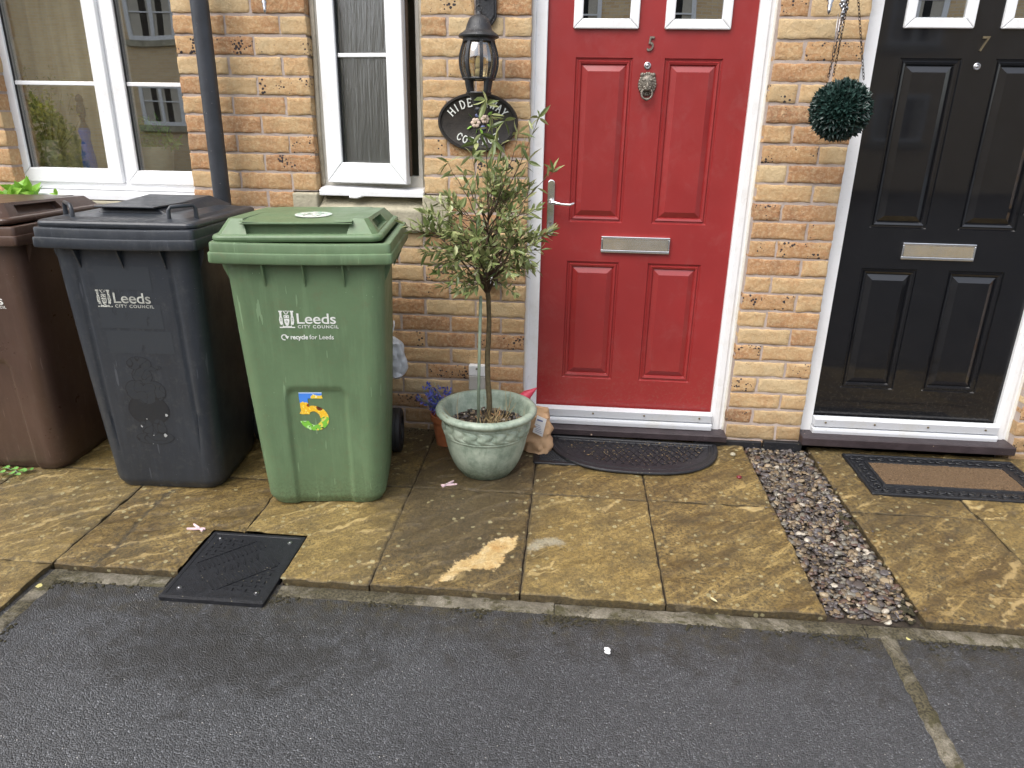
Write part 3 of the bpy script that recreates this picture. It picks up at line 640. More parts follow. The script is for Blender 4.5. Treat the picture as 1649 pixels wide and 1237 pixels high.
def mitred(x0, x1, z0, z1, w_, y0, y1, g_=.0004, wb=None):
    b = MB(); wb = wb or w_
    for P in ([(x0+g_, z0), (x1-g_, z0), (x1-w_-g_, z0+wb), (x0+w_+g_, z0+wb)], [(x0+g_, z1), (x1-g_, z1), (x1-w_-g_, z1-w_), (x0+w_+g_, z1-w_)],
              [(x0, z0+g_), (x0+w_, z0+wb+g_), (x0+w_, z1-w_-g_), (x0, z1-g_)], [(x1, z0+g_), (x1-w_, z0+wb+g_), (x1-w_, z1-w_-g_), (x1, z1-g_)]):
        b.prism(P, y0, y1)
    return b
def pane(x0, x1, z0, z1, y): 
    b = MB(); b.box(x0, x1, y, y+.004, z0, z1); return b
# left window
W1 = part(mitred(-1.995, -1.06, 1.025, 2.045, .032, .080, .14), 'window', M['upvc'], H5, .002)
b = MB(); b.box(-1.475, -1.455, .083, .138, 1.057, 2.013); part(b, 'mullion', M['upvc'], W1, .002)
part(mitred(-1.963, -1.4755, 1.057, 2.013, .060, .064, .125), 'sash', M['upvc'], W1, .004); part(mitred(-1.4545, -1.085, 1.057, 2.013, .056, .064, .125), 'sash', M['upvc'], W1, .004)
part(pane(-1.905, -1.534, 1.115, 1.955, .088), 'pane', M['glassw'], W1); part(pane(-1.40, -1.140, 1.11, 1.96, .088), 'pane', M['glassw'], W1)
b = MB(); b.box(-1.903, -1.536, .078, .0875, 1.458, 1.474); part(b, 'glazing_bar', M['upvc'], W1, .002); b = MB(); b.box(-1.398, -1.142, .078, .0875, 1.458, 1.474); part(b, 'glazing_bar', M['upvc'], W1, .002)
b = MB(); b.box(-1.405, -1.397, .074, .0865, 1.112, 1.956); part(b, 'gasket', M['rubber'], W1); b = MB(); b.box(-1.908, -1.902, .074, .0865, 1.112, 1.956); part(b, 'gasket', M['rubber'], W1)
b = MB(); b.prism([(-.022, .992), (-.022, 1.014), (.10, 1.024), (.10, .992)], -1.932, -1.118, 'x'); part(b, 'window_sill', M['upvc'], W1, .002)
# narrow window
W2 = part(mitred(-.585, -.085, 1.062, 2.045, .055, .062, .12), 'window', M['upvc_old'], H5, .002)
HG = Matrix.Translation((-.522, .054, 0)) @ Matrix.Rotation(R(-8.5), 4, 'Z') @ Matrix.Translation((.522, -.054, 0))
def rot(b, T): b.v = [tuple(T @ Vector(p)) for p in b.v]; return b
part(rot(mitred(-.522, -.163, 1.088, 2.03, .072, .020, .068, wb=.082), HG), 'sash', M['upvc'], W2, .004)
part(rot(pane(-.455, -.230, 1.165, 1.96, .045), HG), 'pane', M['glasso'], W2)
b = MB(); b.box(-.449, -.236, .032, .044, 1.575, 1.590); part(rot(b, HG), 'glazing_bar', M['upvc'], W2, .002)
b = MB(); b.box(-.451, -.446, .030, .044, 1.170, 1.958); part(rot(b, HG), 'gasket', M['rubber'], W2)
b = MB(); b.box(-.162, -.155, .055, .068, 1.12, 2.0); part(rot(b, HG), 'locking_strip', M['twig'], W2)
b = MB(); b.prism([(-.020, 1.036), (-.020, 1.060), (.075, 1.070), (.075, 1.036)], -.553, -.105, 'x'); b.prism([(-.012, 1.061), (-.012, 1.066), (.06, 1.073), (.06, 1.066)], -.55, -.108, 'x'); part(b, 'window_sill', M['upvc'], W2, .002)
b = MB(); b.tube([wp(563, 317, -.02), wp(575, 318, -.02), wp(590, 314, -.01), wp(606, 313, .02)], [.006, .006, .003, .003], 8); part(b, 'window_stay', M['upvc'], W2, smooth=True)
b = MB(); b.tube([(-.558, .058, 1.07), (-.562, .056, 1.3), (-.557, .058, 1.6), (-.560, .056, 2.04)], .010, 8); b.tube([(-.113, .06, 1.07), (-.117, .06, 1.5), (-.114, .06, 2.04)], .009, 8); part(b, 'sealant', M['seal'], W2, smooth=True)
b = MB()
b.box(-.670, -.560, -.028, .08, .893, 1.045); b.box(-.110, .0005, -.028, .08, .893, 1.045)
b.prism([(-.030, .894), (-.030, .985), (.075, 1.036), (.075, .894)], -.5595, -.1105, 'x'); st = part(b, 'stone_cill', M['stone'], H5, .008, seg=3)
b = MB(); b.box(-2.018, -1.022, -.028, .08, .822, .988); part(b, 'stone_cill', M['stone'], H5, .008)
# damp proof strip and plastic edging at the wall foot
b = MB(); b.box(1.262, 1.425, -.018, .0, gz(0)-.01, -.004); b.box(1.12, 1.262, -.022, -.008, gz(0)-.01, -.008); part(b, 'drain_edging', M['rubber'], H5, .003)
b = MB(); b.box(1.43, 1.60, -.026, .0, gz(0)-.01, .004); part(b, 'drain_edging', M['rubber'], H7, .003)
# rain pipe
b = MB(); b.tube([(-.950, -.088, 3.9), (-.950, -.088, gz(-.09)-.01)], .0345, 28); P_ = part(b, 'drainpipe', M['pipe'], H5, smooth=40)
for z in (2.1, .35): b = MB(); b.lathe([(.037, -.02), (.041, -.018), (.041, .018), (.037, .02)], 28, Matrix.Translation((-.950, -.088, z)), cap=False); b.box(-1.01, -.89, -.05, -.002, z-.018, z+.018); part(b, 'pipe_bracket', M['pipe'], P_, smooth=40)

# ------------------------------------------------------------------ doors
def door(H, dx, dz, kind):
    skin = M[kind]; y = .065; D = None
    # leaf with four raised panels and two lights
    X = [.385+dx, .506+dx, .733+dx, .857+dx, 1.084+dx, 1.203+dx]; Z = [.085+dz, .238+dz, .777+dz, .945+dz, 1.588+dz, 1.690+dz, 1.98+dz, 2.06+dz]
    if kind == 'black': X[0] = .395+dx
    b = MB()
    for i in range(5):
        for k in range(7):
            x0, x1, z0, z1 = X[i], X[i+1], Z[k], Z[k+1]
            if i in (1, 3) and k in (1, 3):
                rings = [(0, 0), (.004, .006), (.010, .007), (.014, .001), (.022, .0035), (.026, .010), (.050, -.001), (.054, -.001)]
                rr = [[(x0+d, y+q, z0+d), (x1-d, y+q, z0+d), (x1-d, y+q, z1-d), (x0+d, y+q, z1-d)] for d, q in rings]; b.loft(rr, False, True)
            elif i in (1, 3) and k == 5: continue
            else: b.add([(x0, y, z0), (x1, y, z0), (x1, y, z1), (x0, y, z1)], [(0, 1, 2, 3)])
    b.add([(X[0], .11, Z[0]), (X[0], y, Z[0]), (X[0], y, Z[-1]), (X[0], .11, Z[-1])], [(0, 1, 2, 3)]); b.add([(X[-1], .11, Z[0]), (X[-1], y, Z[0]), (X[-1], y, Z[-1]), (X[-1], .11, Z[-1])], [(3, 2, 1, 0)])
    b.add([(X[0], .11, Z[0]), (X[-1], .11, Z[0]), (X[-1], y, Z[0]), (X[0], y, Z[0])], [(0, 1, 2, 3)])
    D = part(b, 'door', skin, H); tag(D, 'red panelled door' if kind == 'red' else 'glossy black panelled door')
    for x0, x1 in ((.492, .746), (.846, 1.098)):
        part(mitred(x0+dx, x1+dx, 1.690+dz, 1.985+dz, .036, .052, .075), 'window', M['upvc'], D, .004)
        part(pane(x0+dx+.034, x1+dx-.034, 1.724+dz, 1.955+dz, .067), 'pane', M['glassd'], D)
    fx0, fx1 = .334+dx, 1.256+dx; li = .391+dx if kind == 'red' else .405+dx; ri = 1.197+dx
    b = MB(); b.box(fx0, li, .048, .13, .01+dz, 2.10); b.box(ri, fx1, .048, .13, .01+dz, 2.10); b.box(li, ri, .048, .13, 2.05+dz, 2.10)
    b.box(fx0-.003, fx0+.012, .036, .05, .01+dz, 2.1); b.box(ri+.012, fx1-.018, .042, .05, .01+dz, 2.1); part(b, 'door_frame', M['upvc'], D, .003)
    b = MB(); b.prism([(.020, .062+dz), (.012, .100+dz), (.05, .106+dz), (.06, .062+dz)], li, ri, 'x'); b.prism([(.014, .026+dz), (.010, .045+dz), (.012, .056+dz), (.06, .058+dz), (.06, .026+dz)], li-.003, ri+.003, 'x')
    th = part(b, 'threshold', M['thresh'], D, .002)
    for f in (.06, .33, .62, .93): b = MB(); b.lathe([(.0045, 0), (.0045, .003), (.002, .004)], 10, Matrix.Translation((li+(ri-li)*f, .0155, .085+dz)) @ Matrix.Rotation(R(90), 4, 'X')); part(b, 'screw', M['brass'], D)
    b = MB(); b.box(.350+dx+(.0), 1.262+dx-(.0 if kind == 'red' else .012), -.040, .06, -.006+dz*1.5, .024+dz*1.6) if kind == 'red' else b.box(1.590, 2.500, -.048, .06, .004, .042)
    part(b, 'doorstep', M['step'], D, .004, seg=3)
    # sealant between frame and brick, ragged
    for xx, s_ in ((fx0-.002, -1), (fx1+.002, 1)):
        b = MB(); pts = [(xx+.003*noise.noise((0, z*20*.05, dx+s_)), .040 if s_ < 0 else .046, z*.05) for z in range(0, 43)]
        b.tube(pts, [.007+.003*noise.noise((0, p[2]*31, s_)) for p in pts], 7); part(b, 'sealant', M['upvc_old'] if s_ > 0 or kind == 'red' else M['upvc'], D, smooth=True)
    # letterbox
    lx0, lx1, lz0, lz1 = .649+dx, .941+dx, .820+dz, .889+dz
    b = MB(); b.box(lx0, lx1, .052, .066, lz0, lz0+.012); b.box(lx0, lx1, .052, .066, lz1-.010, lz1); b.box(lx0, lx0+.007, .052, .066, lz0+.012, lz1-.010); b.box(lx1-.007, lx1, .052, .066, lz0+.012, lz1-.010)
    lb = part(b, 'letterbox', M['chrome'], D, .002)
    b = MB(); b.prism([(.056, lz1-.011), (.0495, lz0+.013), (.055, lz0+.0115), (.060, lz1-.011)], lx0+.0075, lx1-.0075, 'x'); part(b, 'letterbox_flap', M['chrome'], D, .001)
    b = MB(); T = Matrix.Translation((.791+dx, .066, 1.560+dz)) @ Matrix.Rotation(R(90), 4, 'X'); b.lathe([(.0135, 0), (.0135, .004), (.010, .006), (.0075, .0055)], 20, T); b.lathe([(.0075, .004), (.005, .0065), (.001, .007)], 16, T); part(b, 'peephole', M['silver'], D, smooth=40)
    ch = '5' if kind == 'red' else '7'
    T = Matrix.Translation((.795+dx, .0615, 1.614+dz)) @ UPR @ Matrix(((1, .12, 0, 0), (0, 1, 0, 0), (0, 0, 1, 0), (0, 0, 0, 1)))
    b = text_mb(ch, .074, T, .003, .0004, 'CENTER', .82); part(b, 'house_number', M['bronze'] if kind == 'red' else M['brass'], D, .0006)
    return D
D1 = door(H5, 0, 0, 'red'); D2 = door(H7, 1.247, .010, 'black')
# lion knocker
b = MB(); c = Vector((.795, .066, 1.492))
def hb(dx, dz, dy, r): b.ball((c.x+dx, c.y-dy, c.z+dz), r, 12, 8)
hb(0, 0, 0, (.036, .012, .044)); hb(0, .004, .010, (.027, .012, .030)); hb(0, -.008, .020, (.008, .012, .016)); hb(0, -.018, .019, (.015, .010, .009))
for s_ in (-1, 1):
    hb(s_*.013, .014, .016, (.010, .007, .006)); hb(s_*.012, .006, .018, (.005, .004, .003)); hb(s_*.022, .034, .006, (.009, .008, .009)); hb(s_*.010, -.012, .017, (.008, .008, .007))
for k in range(22):
    a = 2*math.pi*k/22; hb(.031*math.cos(a), .038*math.sin(a), .006, (.006, .006, .008)); hb(.025*math.cos(a+.1), .030*math.sin(a+.1), .010, (.0045, .005, .006))
K_ = part(b, 'knocker', M['bronze'], D1, smooth=True)
b = MB(); b.torus((c.x, c.y-.020, c.z-.036), .021, .0042, Matrix.Rotation(R(90-8), 4, 'X'), 24, 8); b.ball((c.x, c.y-.020, c.z-.057), .0062, 10, 6); part(b, 'knocker_ring', M['bronze'], D1, smooth=True)
# handles
def handle(D, cx, cz, side, mat):
    b = MB(); y1, y0 = .066, .057; r_ = .0155; pts = []
    for i in range(17): a = math.pi*i/16; pts.append((cx+r_*math.cos(a), cz+.1015+r_*math.sin(a)))
    for i in range(17): a = math.pi+math.pi*i/16; pts.append((cx+r_*math.cos(a), cz-.1015+r_*math.sin(a)))
    b.prism(pts, y0, y1); h_ = part(b, 'door_handle', mat, D, .003)
    b = MB(); b.tube([(cx, .06, cz+.028), (cx, .022, cz+.028), (cx+side*.010, .010, cz+.028), (cx+side*.045, .006, cz+.022), (cx+side*.080, .006, cz+.020), (cx+side*.100, .010, cz+.028)], [.0085, .0085, .008, .006, .0055, .006], 12); part(b, 'lever', mat, D, smooth=True)
    b = MB(); b.lathe([(.007, 0), (.007, .003), (.003, .004)], 14, Matrix.Translation((cx, .057, cz-.060)) @ Matrix.Rotation(R(90), 4, 'X')); b.box(cx-.002, cx+.002, .0535, .056, cz-.076, cz-.062); part(b, 'keyhole', M['bronze'], D)
handle(D1, .427, 1.0, 1, M['chrome']); handle(D2, 2.412, 1.0, -1, M['iron'])

# ------------------------------------------------------------------ things inside the left window
b = MB(); n_ = 70; rows = []
for z in (1.0, 1.3, 1.6, 2.2): rows.append([(-2.15+.62*i/n_, .26+.020*math.sin(i*.62)+.010*math.sin(i*1.7+z), z) for i in range(n_+1)])
V_ = [p for r_ in rows for p in r_]; b.add(V_, [(k*(n_+1)+i, k*(n_+1)+i+1, (k+1)*(n_+1)+i+1, (k+1)*(n_+1)+i) for k in range(3) for i in range(n_)]); b.add([(p[0], p[1]+.003, p[2]) for p in V_], [(k*(n_+1)+i, (k+1)*(n_+1)+i, (k+1)*(n_+1)+i+1, k*(n_+1)+i+1) for k in range(3) for i in range(n_)])
tag(part(b, 'curtain', M['curtain'], None, smooth=True), 'tan curtain hanging behind the left pane of the wide window', 'curtain')
b = MB(); b.box(-2.2, -.95, .142, .40, 1.02, 1.045); part(b, 'inner_sill', M['white'], H5)
def leafq(b, p, d, L_, w_, fold=.25, curl=.0, up=None):
    d = d.normalized(); s_ = d.cross(up if up is not None else Vector((random.uniform(-1, 1), random.uniform(-1, 1), random.uniform(.2, 1)))); 
    if s_.length < 1e-3: s_ = d.orthogonal()
    s_.normalize(); n_ = s_.cross(d)
    def P(t, k): return p + d*(L_*t) + s_*(k*w_*.5) + n_*(abs(k)*fold*w_*.5 - curl*L_*t*t)
    b.add([P(0, 0), P(.3, -.85), P(.3, 0), P(.3, .85), P(.62, -.9), P(.62, 0), P(.62, .9), P(1, 0)], [(0, 2, 1), (0, 3, 2), (1, 2, 5, 4), (2, 3, 6, 5), (4, 5, 7), (5, 6, 7)])
def rv(z0=-1, z1=1):
    while 1:
        v = Vector((random.uniform(-1, 1), random.uniform(-1, 1), random.uniform(-1, 1)))
        if .1 < v.length < 1 and z0 <= v.normalized().z <= z1: return v.normalized()
p = wp(95, 300, .24)
t = thing('vase_with_flowers', 'cream cylinder vase of dried yellow flowers inside the wide window', 'vase', (p.x, .24, 1.045))
b = MB(); b.lathe([(.036, 0), (.040, .17), (.043, .185), (.040, .185), (.036, .17)], 24); part(b, 'vase', M['cream'], t, local=True, smooth=40)
b = MB(); f = MB()
for k in range(46):
    d = Vector((random.gauss(0, .35), random.gauss(0, .25), 1)).normalized(); q = d*random.uniform(.24, .38)+Vector((0, 0, .10)); b.tube([(0, 0, .1), q*.6+Vector((0, 0, .02)), q], .0012, 4)
    for j in range(5): leafq(f, q+rv()*.02, rv(), .018, .010)
part(b, 'stems', M['straw'], t, local=True); part(f, 'flowers', M['hedge'], t, local=True)
p = wp(150, 290, .24)
t = thing('figurine', 'slim dark carved figurine wrapped in blue cloth on the window ledge', 'figurine', (p.x, .24, 1.045))
b = MB(); b.lathe([(.028, 0), (.030, .02), (.018, .06), (.020, .12), (.013, .20), (.024, .235), (.010, .262), (.009, .28), (.017, .295), (.019, .315), (.017, .335), (.012, .35), (.018, .36), (.014, .375), (.003, .385)], 18); part(b, 'body', M['ebony'], t, local=True, smooth=True)
b = MB(); b.lathe([(.031, .06), (.030, .12), (.020, .19), (.027, .225), (.022, .24)], 18, cap=False); part(b, 'wrap', M['bluec'], t, local=True, smooth=True)
p = wp(247, 285, .26)
t = thing('potted_plant', 'bushy green plant in a wide cream planter inside the window', 'plant', (p.x, .26, 1.045))
b = MB(); b.lathe([(.085, 0), (.102, .14), (.106, .165), (.098, .165), (.092, .14)], 24); part(b, 'pot', M['cream'], t, local=True, smooth=40)
b = MB()
for k in range(420): d = rv(-.1, 1); leafq(b, Vector((0, 0, .165))+Vector((d.x*.15, d.y*.08, d.z*.13))*random.random()**.4, rv(), .04, .012)
part(b, 'foliage', M['leafg'], t, local=True)
t = thing('ornament', 'maroon glazed ornament at the right end of the window ledge', 'ornament', (-1.16, .22, 1.045))
b = MB(); b.lathe([(.03, 0), (.055, .05), (.058, .10), (.035, .16), (.018, .19), (.022, .20)], 20); part(b, 'jar', M['maroon'], t, local=True, smooth=True)
b = MB(); b.tube([(-.03, -.04, .02), (-.045, -.05, .1), (-.01, -.05, .17)], .004, 6); b.tube([(.02, -.045, .02), (.01, -.062, .1), (.0, -.05, .16)], .004, 6); part(b, 'handle', M['silver'], t, local=True, smooth=True)
t = thing('bottle', 'teal plastic bottle standing inside the narrow open window', 'bottle', (-.128, .16, 1.075))
b = MB(); b.lathe([(.022, 0), (.024, .01), (.024, .12), (.018, .14), (.009, .15)], 20); part(b, 'body', M['teal'], t, local=True, smooth=40); b = MB(); b.lathe([(.010, .15), (.010, .175)], 16); part(b, 'cap', M['white'], t, local=True, smooth=40)

# ------------------------------------------------------------------ wheelie bins
def grid_mask(fn, x0, x1, z0, z1, nx, nz, T):     # flat printed mark made of small cells, colour by fn(x,z) or None
    b = MB(); cols = []
    for i in range(nx):
        for k in range(nz):
            x, z = x0+(x1-x0)*(i+.5)/nx, z0+(z1-z0)*(k+.5)/nz; c = fn(x, z)
            if c is None: continue
            hx, hz = (x1-x0)/nx/2, (z1-z0)/nz/2
            b.add([T(x-hx, z-hz), T(x+hx, z-hz), T(x+hx, z+hz), T(x-hx, z+hz)], [(0, 1, 2, 3)]); cols.append((*c, 1) if isinstance(c, tuple) else (c, c, c, 1))
    return b, cols
def crest(u, v):       # unit square coat of arms: shield between two owls over a ribbon
    if v < .10: return abs(u-.5) < .5 and (v < .07 or abs(u-.5) < .3)
    sx = abs(u-.5)
    if .12 < v < .72 and sx < .20*math.sqrt(max(0, 1-((.72-v)/.62)**2)) and not (sx > .17 and v > .3):
        return not ((abs(v-.55) < .02 and sx < .15) or ((u-.5)**2+(v-.36)**2 < .004 and (u-.5)**2+(v-.36)**2 > .0015) or ((sx-.09)**2+(v-.64)**2 < .0009))
    for c in (.36,):
        if ((sx-.37)/.11)**2+((v-.45)/.28)**2 < 1: return not (((sx-.37)/.05)**2+((v-.47)/.14)**2 < 1 and (v*22) % 1 < .5)
    if .70 < v < .98 and (abs(sx-.37) < .075): return v < .93 or abs(sx-.37) < .14
    if .76 < v < .98 and sx < .20: return abs(sx-(v-.72)*.7) < .035 or (v > .93 and sx < .08)
    if .90 < v < .97 and .25 < sx < .48: return True
    return abs(sx-(.26+.1*(v-.1))) < .02 and v < .4
ARCH = .475
def make_bin(key, mat, label, loc, hwr, lid, rz=0):
    t = thing('wheelie_bin', label, 'wheelie bin', loc, rz, 'wheelie bins standing on the path')
    wb, wt = .218, .262; yf0, yf1, yr0, yr1 = -.265, -.318, .165, .215; HT = .935
    if lid == 'hood': wb, wt = .214, .25
    arch = lid != 'hood'
    def fy(z): return yf0+(yf1-yf0)*(z/HT)
    def surf(x, z):
        d = 0
        if arch and z < .50:
            hw = .104; top = ARCH; r_ = .032
            dx = abs(x)-hw; dz_ = z-top; q = math.hypot(max(dx+r_, 0), max(dz_+r_, 0))-r_ + min(max(dx+r_, dz_+r_), 0); d = .010*sm(.007, -.007, q)
        if not arch: d = .006*sm(.008, -.008, abs(abs(x)-.165)-.006)*sm(.02, .1, z)*sm(.92, .8, z)
        return fy(z) + d
    rings = []; NZ = 76
    for k in range(NZ+1):
        z = HT*k/NZ; f = k/NZ; hw = wb+(wt-wb)*f; r_ = .062-.012*f; ins = .012*(1-sm(0, .03, z)) ; bul = .004*math.sin(math.pi*f)
        ring = rrect(-hw+ins-bul, hw-ins+bul, fy(z)+ins, yr0+(yr1-yr0)*f-ins, r_, z, nf=64, ns=8, nc=7); nr = []
        for i, p in enumerate(ring):
            if i <= 64 and abs(p[0]) < hw-r_+.001: p = (p[0], p[1]+surf(p[0], z)-fy(z), p[2])
            ty = max(0, (p[1]-fy(z))/(yr0-yf0)); nr.append((p[0]*(1-.075*ty*ty), p[1], p[2]))
        rings.append(nr)
    b = MB(); b.loft(rings)
    # ribs and gussets below the rim
    for x in ((-.13, 0, .13) if arch else (-.15, .0, .15)):
        th, L_ = (.0024, .088) if arch else (.0022, .075)
        b.prism([(fy(HT-.005)+.002, HT+.002), (fy(HT-.005)-.033, HT+.002), (fy(HT-L_)-.001, HT-L_)], x-th, x+th, 'x')
    for s_ in (-1, 1):
        for y in (fy(HT)+.055, .0, .13):
            x0 = s_*(wt-.003); x1 = s_*(hwr-.012); P = [(x0, HT+.002), (x1, HT+.002), (x0+s_*.018, HT-.035), (x0+s_*.001, HT-.075)]
            b.prism(P, y-.003, y+.003, 'y')
    body = part(b, 'body', mat, t, local=True, smooth=50)
    # stepped rim
    rf, rr_ = yf1-.036, yr1+.025; b = MB()
    def rg(ins, z, r_=.016): return rrect(-hwr+ins, hwr-ins, rf+ins, rr_-ins, r_, z, nc=5, nf=24, ns=10)
    rim = [rg(.008, HT-.006), rg(.002, HT-.004), rg(0, HT), rg(.0005, HT+.026), rg(.0015, HT+.029), rg(.006, HT+.031), rg(.006, HT+.056), rg(.008, HT+.061), rg(.014, HT+.063), rg(.032, HT+.061, .012), rg(.036, HT+.056, .012), rg(.044, HT+.03, .012)]
    rim = [[(p[0], p[1], p[2]-.0045*(1-(p[0]/hwr)**2)*sm(-.2, -.35, p[1])) for p in q] for q in rim]
    b.loft(rim, True, True); part(b, 'rim', mat, t, local=True, smooth=35)
    # lid
    z0 = HT+.064; lw = .272; lf, lr = rf+.022, rr_-.012; b = MB()
    def lg(ins, z, r_=.035): return rrect(-lw+ins, lw-ins, lf+ins, lr-ins, r_, z, nc=6, nf=16, ns=8)
    b.loft([lg(.008, z0-.006), lg(.001, z0-.003), lg(-.003, z0+.004), lg(-.003, z0+.010), lg(.0, z0+.016), lg(.006, z0+.0185), lg(.016, z0+.019), lg(.03, z0+.019, .02)])
    if lid == 'slot':
        ti = .066
        for s_ in (-1, 1):
            xo, xi = s_*(lw-.010), s_*.158; xto, xti = s_*(lw-.046), s_*.176
            f0, f1, r0, r1 = lf+.008, lf+.042, lr-.02, lr-.06
            A = {'of': (xo, f0, z0+.012), 'if': (xi, f0, z0+.012), 'tof': (xto, f1, z0+ti), 'tif': (xti, f1, z0+ti), 'or': (xo, r0, z0+.012), 'ir': (xi, r0, z0+.012), 'tor': (xto, r1, z0+ti-.012), 'tir': (xti, r1, z0+ti-.012)}
            am = (xo*.8+xi*.2, f0-.001, z0+.012)
            # front face split by a chamfer at the outer corner
            co = (s_*(lw-.026), f0, z0+.012); co2 = (s_*(lw-.008), f0+.026, z0+.012); ct = (xto-s_*.012, f1, z0+ti); ct2 = (xto, f1+.016, z0+ti)
            fl = (lambda q: q if s_ > 0 else q[::-1])
            b.add([A['if'], co, ct, A['tif']], [fl((0, 1, 2, 3))]); b.add([co, co2, ct2, ct], [fl((0, 1, 2, 3))])
            b.add([A['tif'], ct, ct2, A['tor'], A['tir']], [fl((0, 1, 2, 3, 4))])
            b.add([A['ir'], A['or'], A['tor'], A['tir']], [fl((3, 2, 1, 0))]); b.add([A['if'], A['ir'], A['tir'], A['tif']], [fl((3, 2, 1, 0))])
            if s_ > 0: b.recess(co2, A['or'], A['tor'], ct2, (.10, .42, .24, .20), (-.028, 0, -.006))
            else: b.recess(A['or'], co2, ct2, A['tor'], (.42, .10, .24, .20), (.028, 0, -.006))
        # centre plate over the front slot
        n_ = 12; top = []; bot = []
        for r_i, (yy, zz) in enumerate([(lf+.014, .058), (lf+.016, .060), (lf+.10, .062), (lr-.06, .056), (lr-.03, .018)]):
            for i in range(n_+1): x = -.180+.36*i/n_; sag = -.004*(1-(x/.18)**2)*(1 if r_i < 3 else 0); top.append((x, yy, z0+zz+sag))
        b.add(top, [(k*(n_+1)+i, k*(n_+1)+i+1, (k+1)*(n_+1)+i+1, (k+1)*(n_+1)+i) for k in range(4) for i in range(n_)])
        b.box(-.180, .180, lf+.014, lf+.019, z0+.0500, z0+.0545); b.box(-.178, .178, lf+.040, lf+.046, z0+.014, z0+.052); b.box(-.176, .176, lf+.019, lf+.042, z0+.050, z0+.054)
    else:
        b.loft([lg(.03, z0+.019, .03), lg(.05, z0+.026, .03), lg(.10, z0+.034, .03)], False, True)
        hx0, hx1, hy0, hy1 = -.105, .085, lf+.11, lr-.04
        b.loft([[(hx0-.02, hy0+.01, z0+.028), (hx1+.05, hy0+.01, z0+.028), (hx1+.11, hy1, z0+.028), (hx0-.06, hy1, z0+.028)], [(hx0, hy0+.02, z0+.052), (hx1, hy0+.02, z0+.052), (hx1+.045, hy1-.05, z0+.066), (hx0-.01, hy1-.05, z0+.066)]])
        b.prism([(hx0-.012, hy0-.012), (hx1+.012, hy0-.014), (hx1+.05, hy1-.05), (hx0+.03, hy1-.05)], z0+.052, z0+.058, 'z', Matrix.Translation((0, 0, 0)))
    L = part(b, 'lid', mat, t, .004, local=True, seg=3)
    if lid == 'slot': L.rotation_euler = (0, R(-.7), 0); L.location = (0, 0, .003)
    if lid == 'hood':
        for s_ in (-1, 1):
            d = Vector((s_*.70, .71, 0)); c = Vector((s_*.200, lf+.085, z0+.026)); h_ = MB(); a, e = c-d*.046, c+d*.046
            h_.tube([a-Vector((0, 0, .01)), a+Vector((0, 0, .026)), a+d*.008+Vector((0, 0, .037)), e-d*.008+Vector((0, 0, .040)), e+Vector((0, 0, .029)), e-Vector((0, 0, .01))], [.008, .007, .0065, .0065, .007, .009], 10)
            part(h_, 'lid_handle', mat, t, local=True, smooth=60)
    # hinge, rear handle, axle, wheels
    b = MB(); b.tube([(-.20, rr_+.016, HT+.045), (.20, rr_+.016, HT+.045)], .013, 12)
    for x in (-.19, -.06, .06, .19): b.box(x-.012, x+.012, rr_-.012, rr_+.016, HT+.030, HT+.058)
    part(b, 'handle_bar', mat, t, .002, local=True, smooth=40)
    b = MB(); b.tube([(-.19, .215, .098), (.19, .215, .098)], .010, 10); part(b, 'axle', M['chrome'], t, local=True)
    for s_ in (-1, 1):
        T = Matrix.Translation((s_*.222, .215, .098)) @ Matrix.Rotation(R(90), 4, 'Y'); b = MB()
        b.lathe([(.064, -.022), (.088, -.0225), (.096, -.017), (.098, -.008), (.098, -.002), (.0955, -.001), (.0955, .001), (.098, .002), (.098, .008), (.096, .017), (.088, .0225), (.064, .022), (.060, .012), (.060, -.012)], 40, T, cap=False)
        wh = part(b, 'wheel', M['tyre'], t, local=True, smooth=40)
        b = MB(); b.lathe([(.061, -.013), (.061, .013)], 32, T); b.lathe([(.022, -.020), (.022, .020)], 20, T)
        for k in range(6): b.box(-.004, .004, .02, .060, -.017, .017, T @ Matrix.Rotation(k*math.pi/3, 4, 'Z'))
        part(b, 'rim', M['bblack'], wh, local=True)
    return t, body, surf, fy, z0
def on(b, surf, off=.0012):      # lay flat lettering (x, z as first two coords) on the bin's front
    b.v = [(p[0], surf(p[0], p[1])-off-p[2], p[1]) for p in b.v]; return b
GL = (-.397, -.466, gz(-.466)); BL = (-1.030, -.415, gz(-.415)); NL = (-1.725, -.33, gz(-.33)); GR, BRZ = .135, .05
tg, bodg, sg, fg, zg = make_bin('g', M['bgreen'], 'green wheelie bin with a sunflower patterned number 5 sticker', GL, .297, 'slot', GR)
tb, bodb, sb_, fb, zb = make_bin('b', M['bblack'], 'black wheelie bin with a worn dark sticker and raised lid hood', BL, .281, 'hood', BRZ); tb.scale = (1, 1, 1.02)
tn, bodn, sn, fn_, zn = make_bin('n', M['bbrown'], 'brown wheelie bin cut off by the left edge, under green leaves', NL, .297, 'slot')
I4 = Matrix.Identity(4)
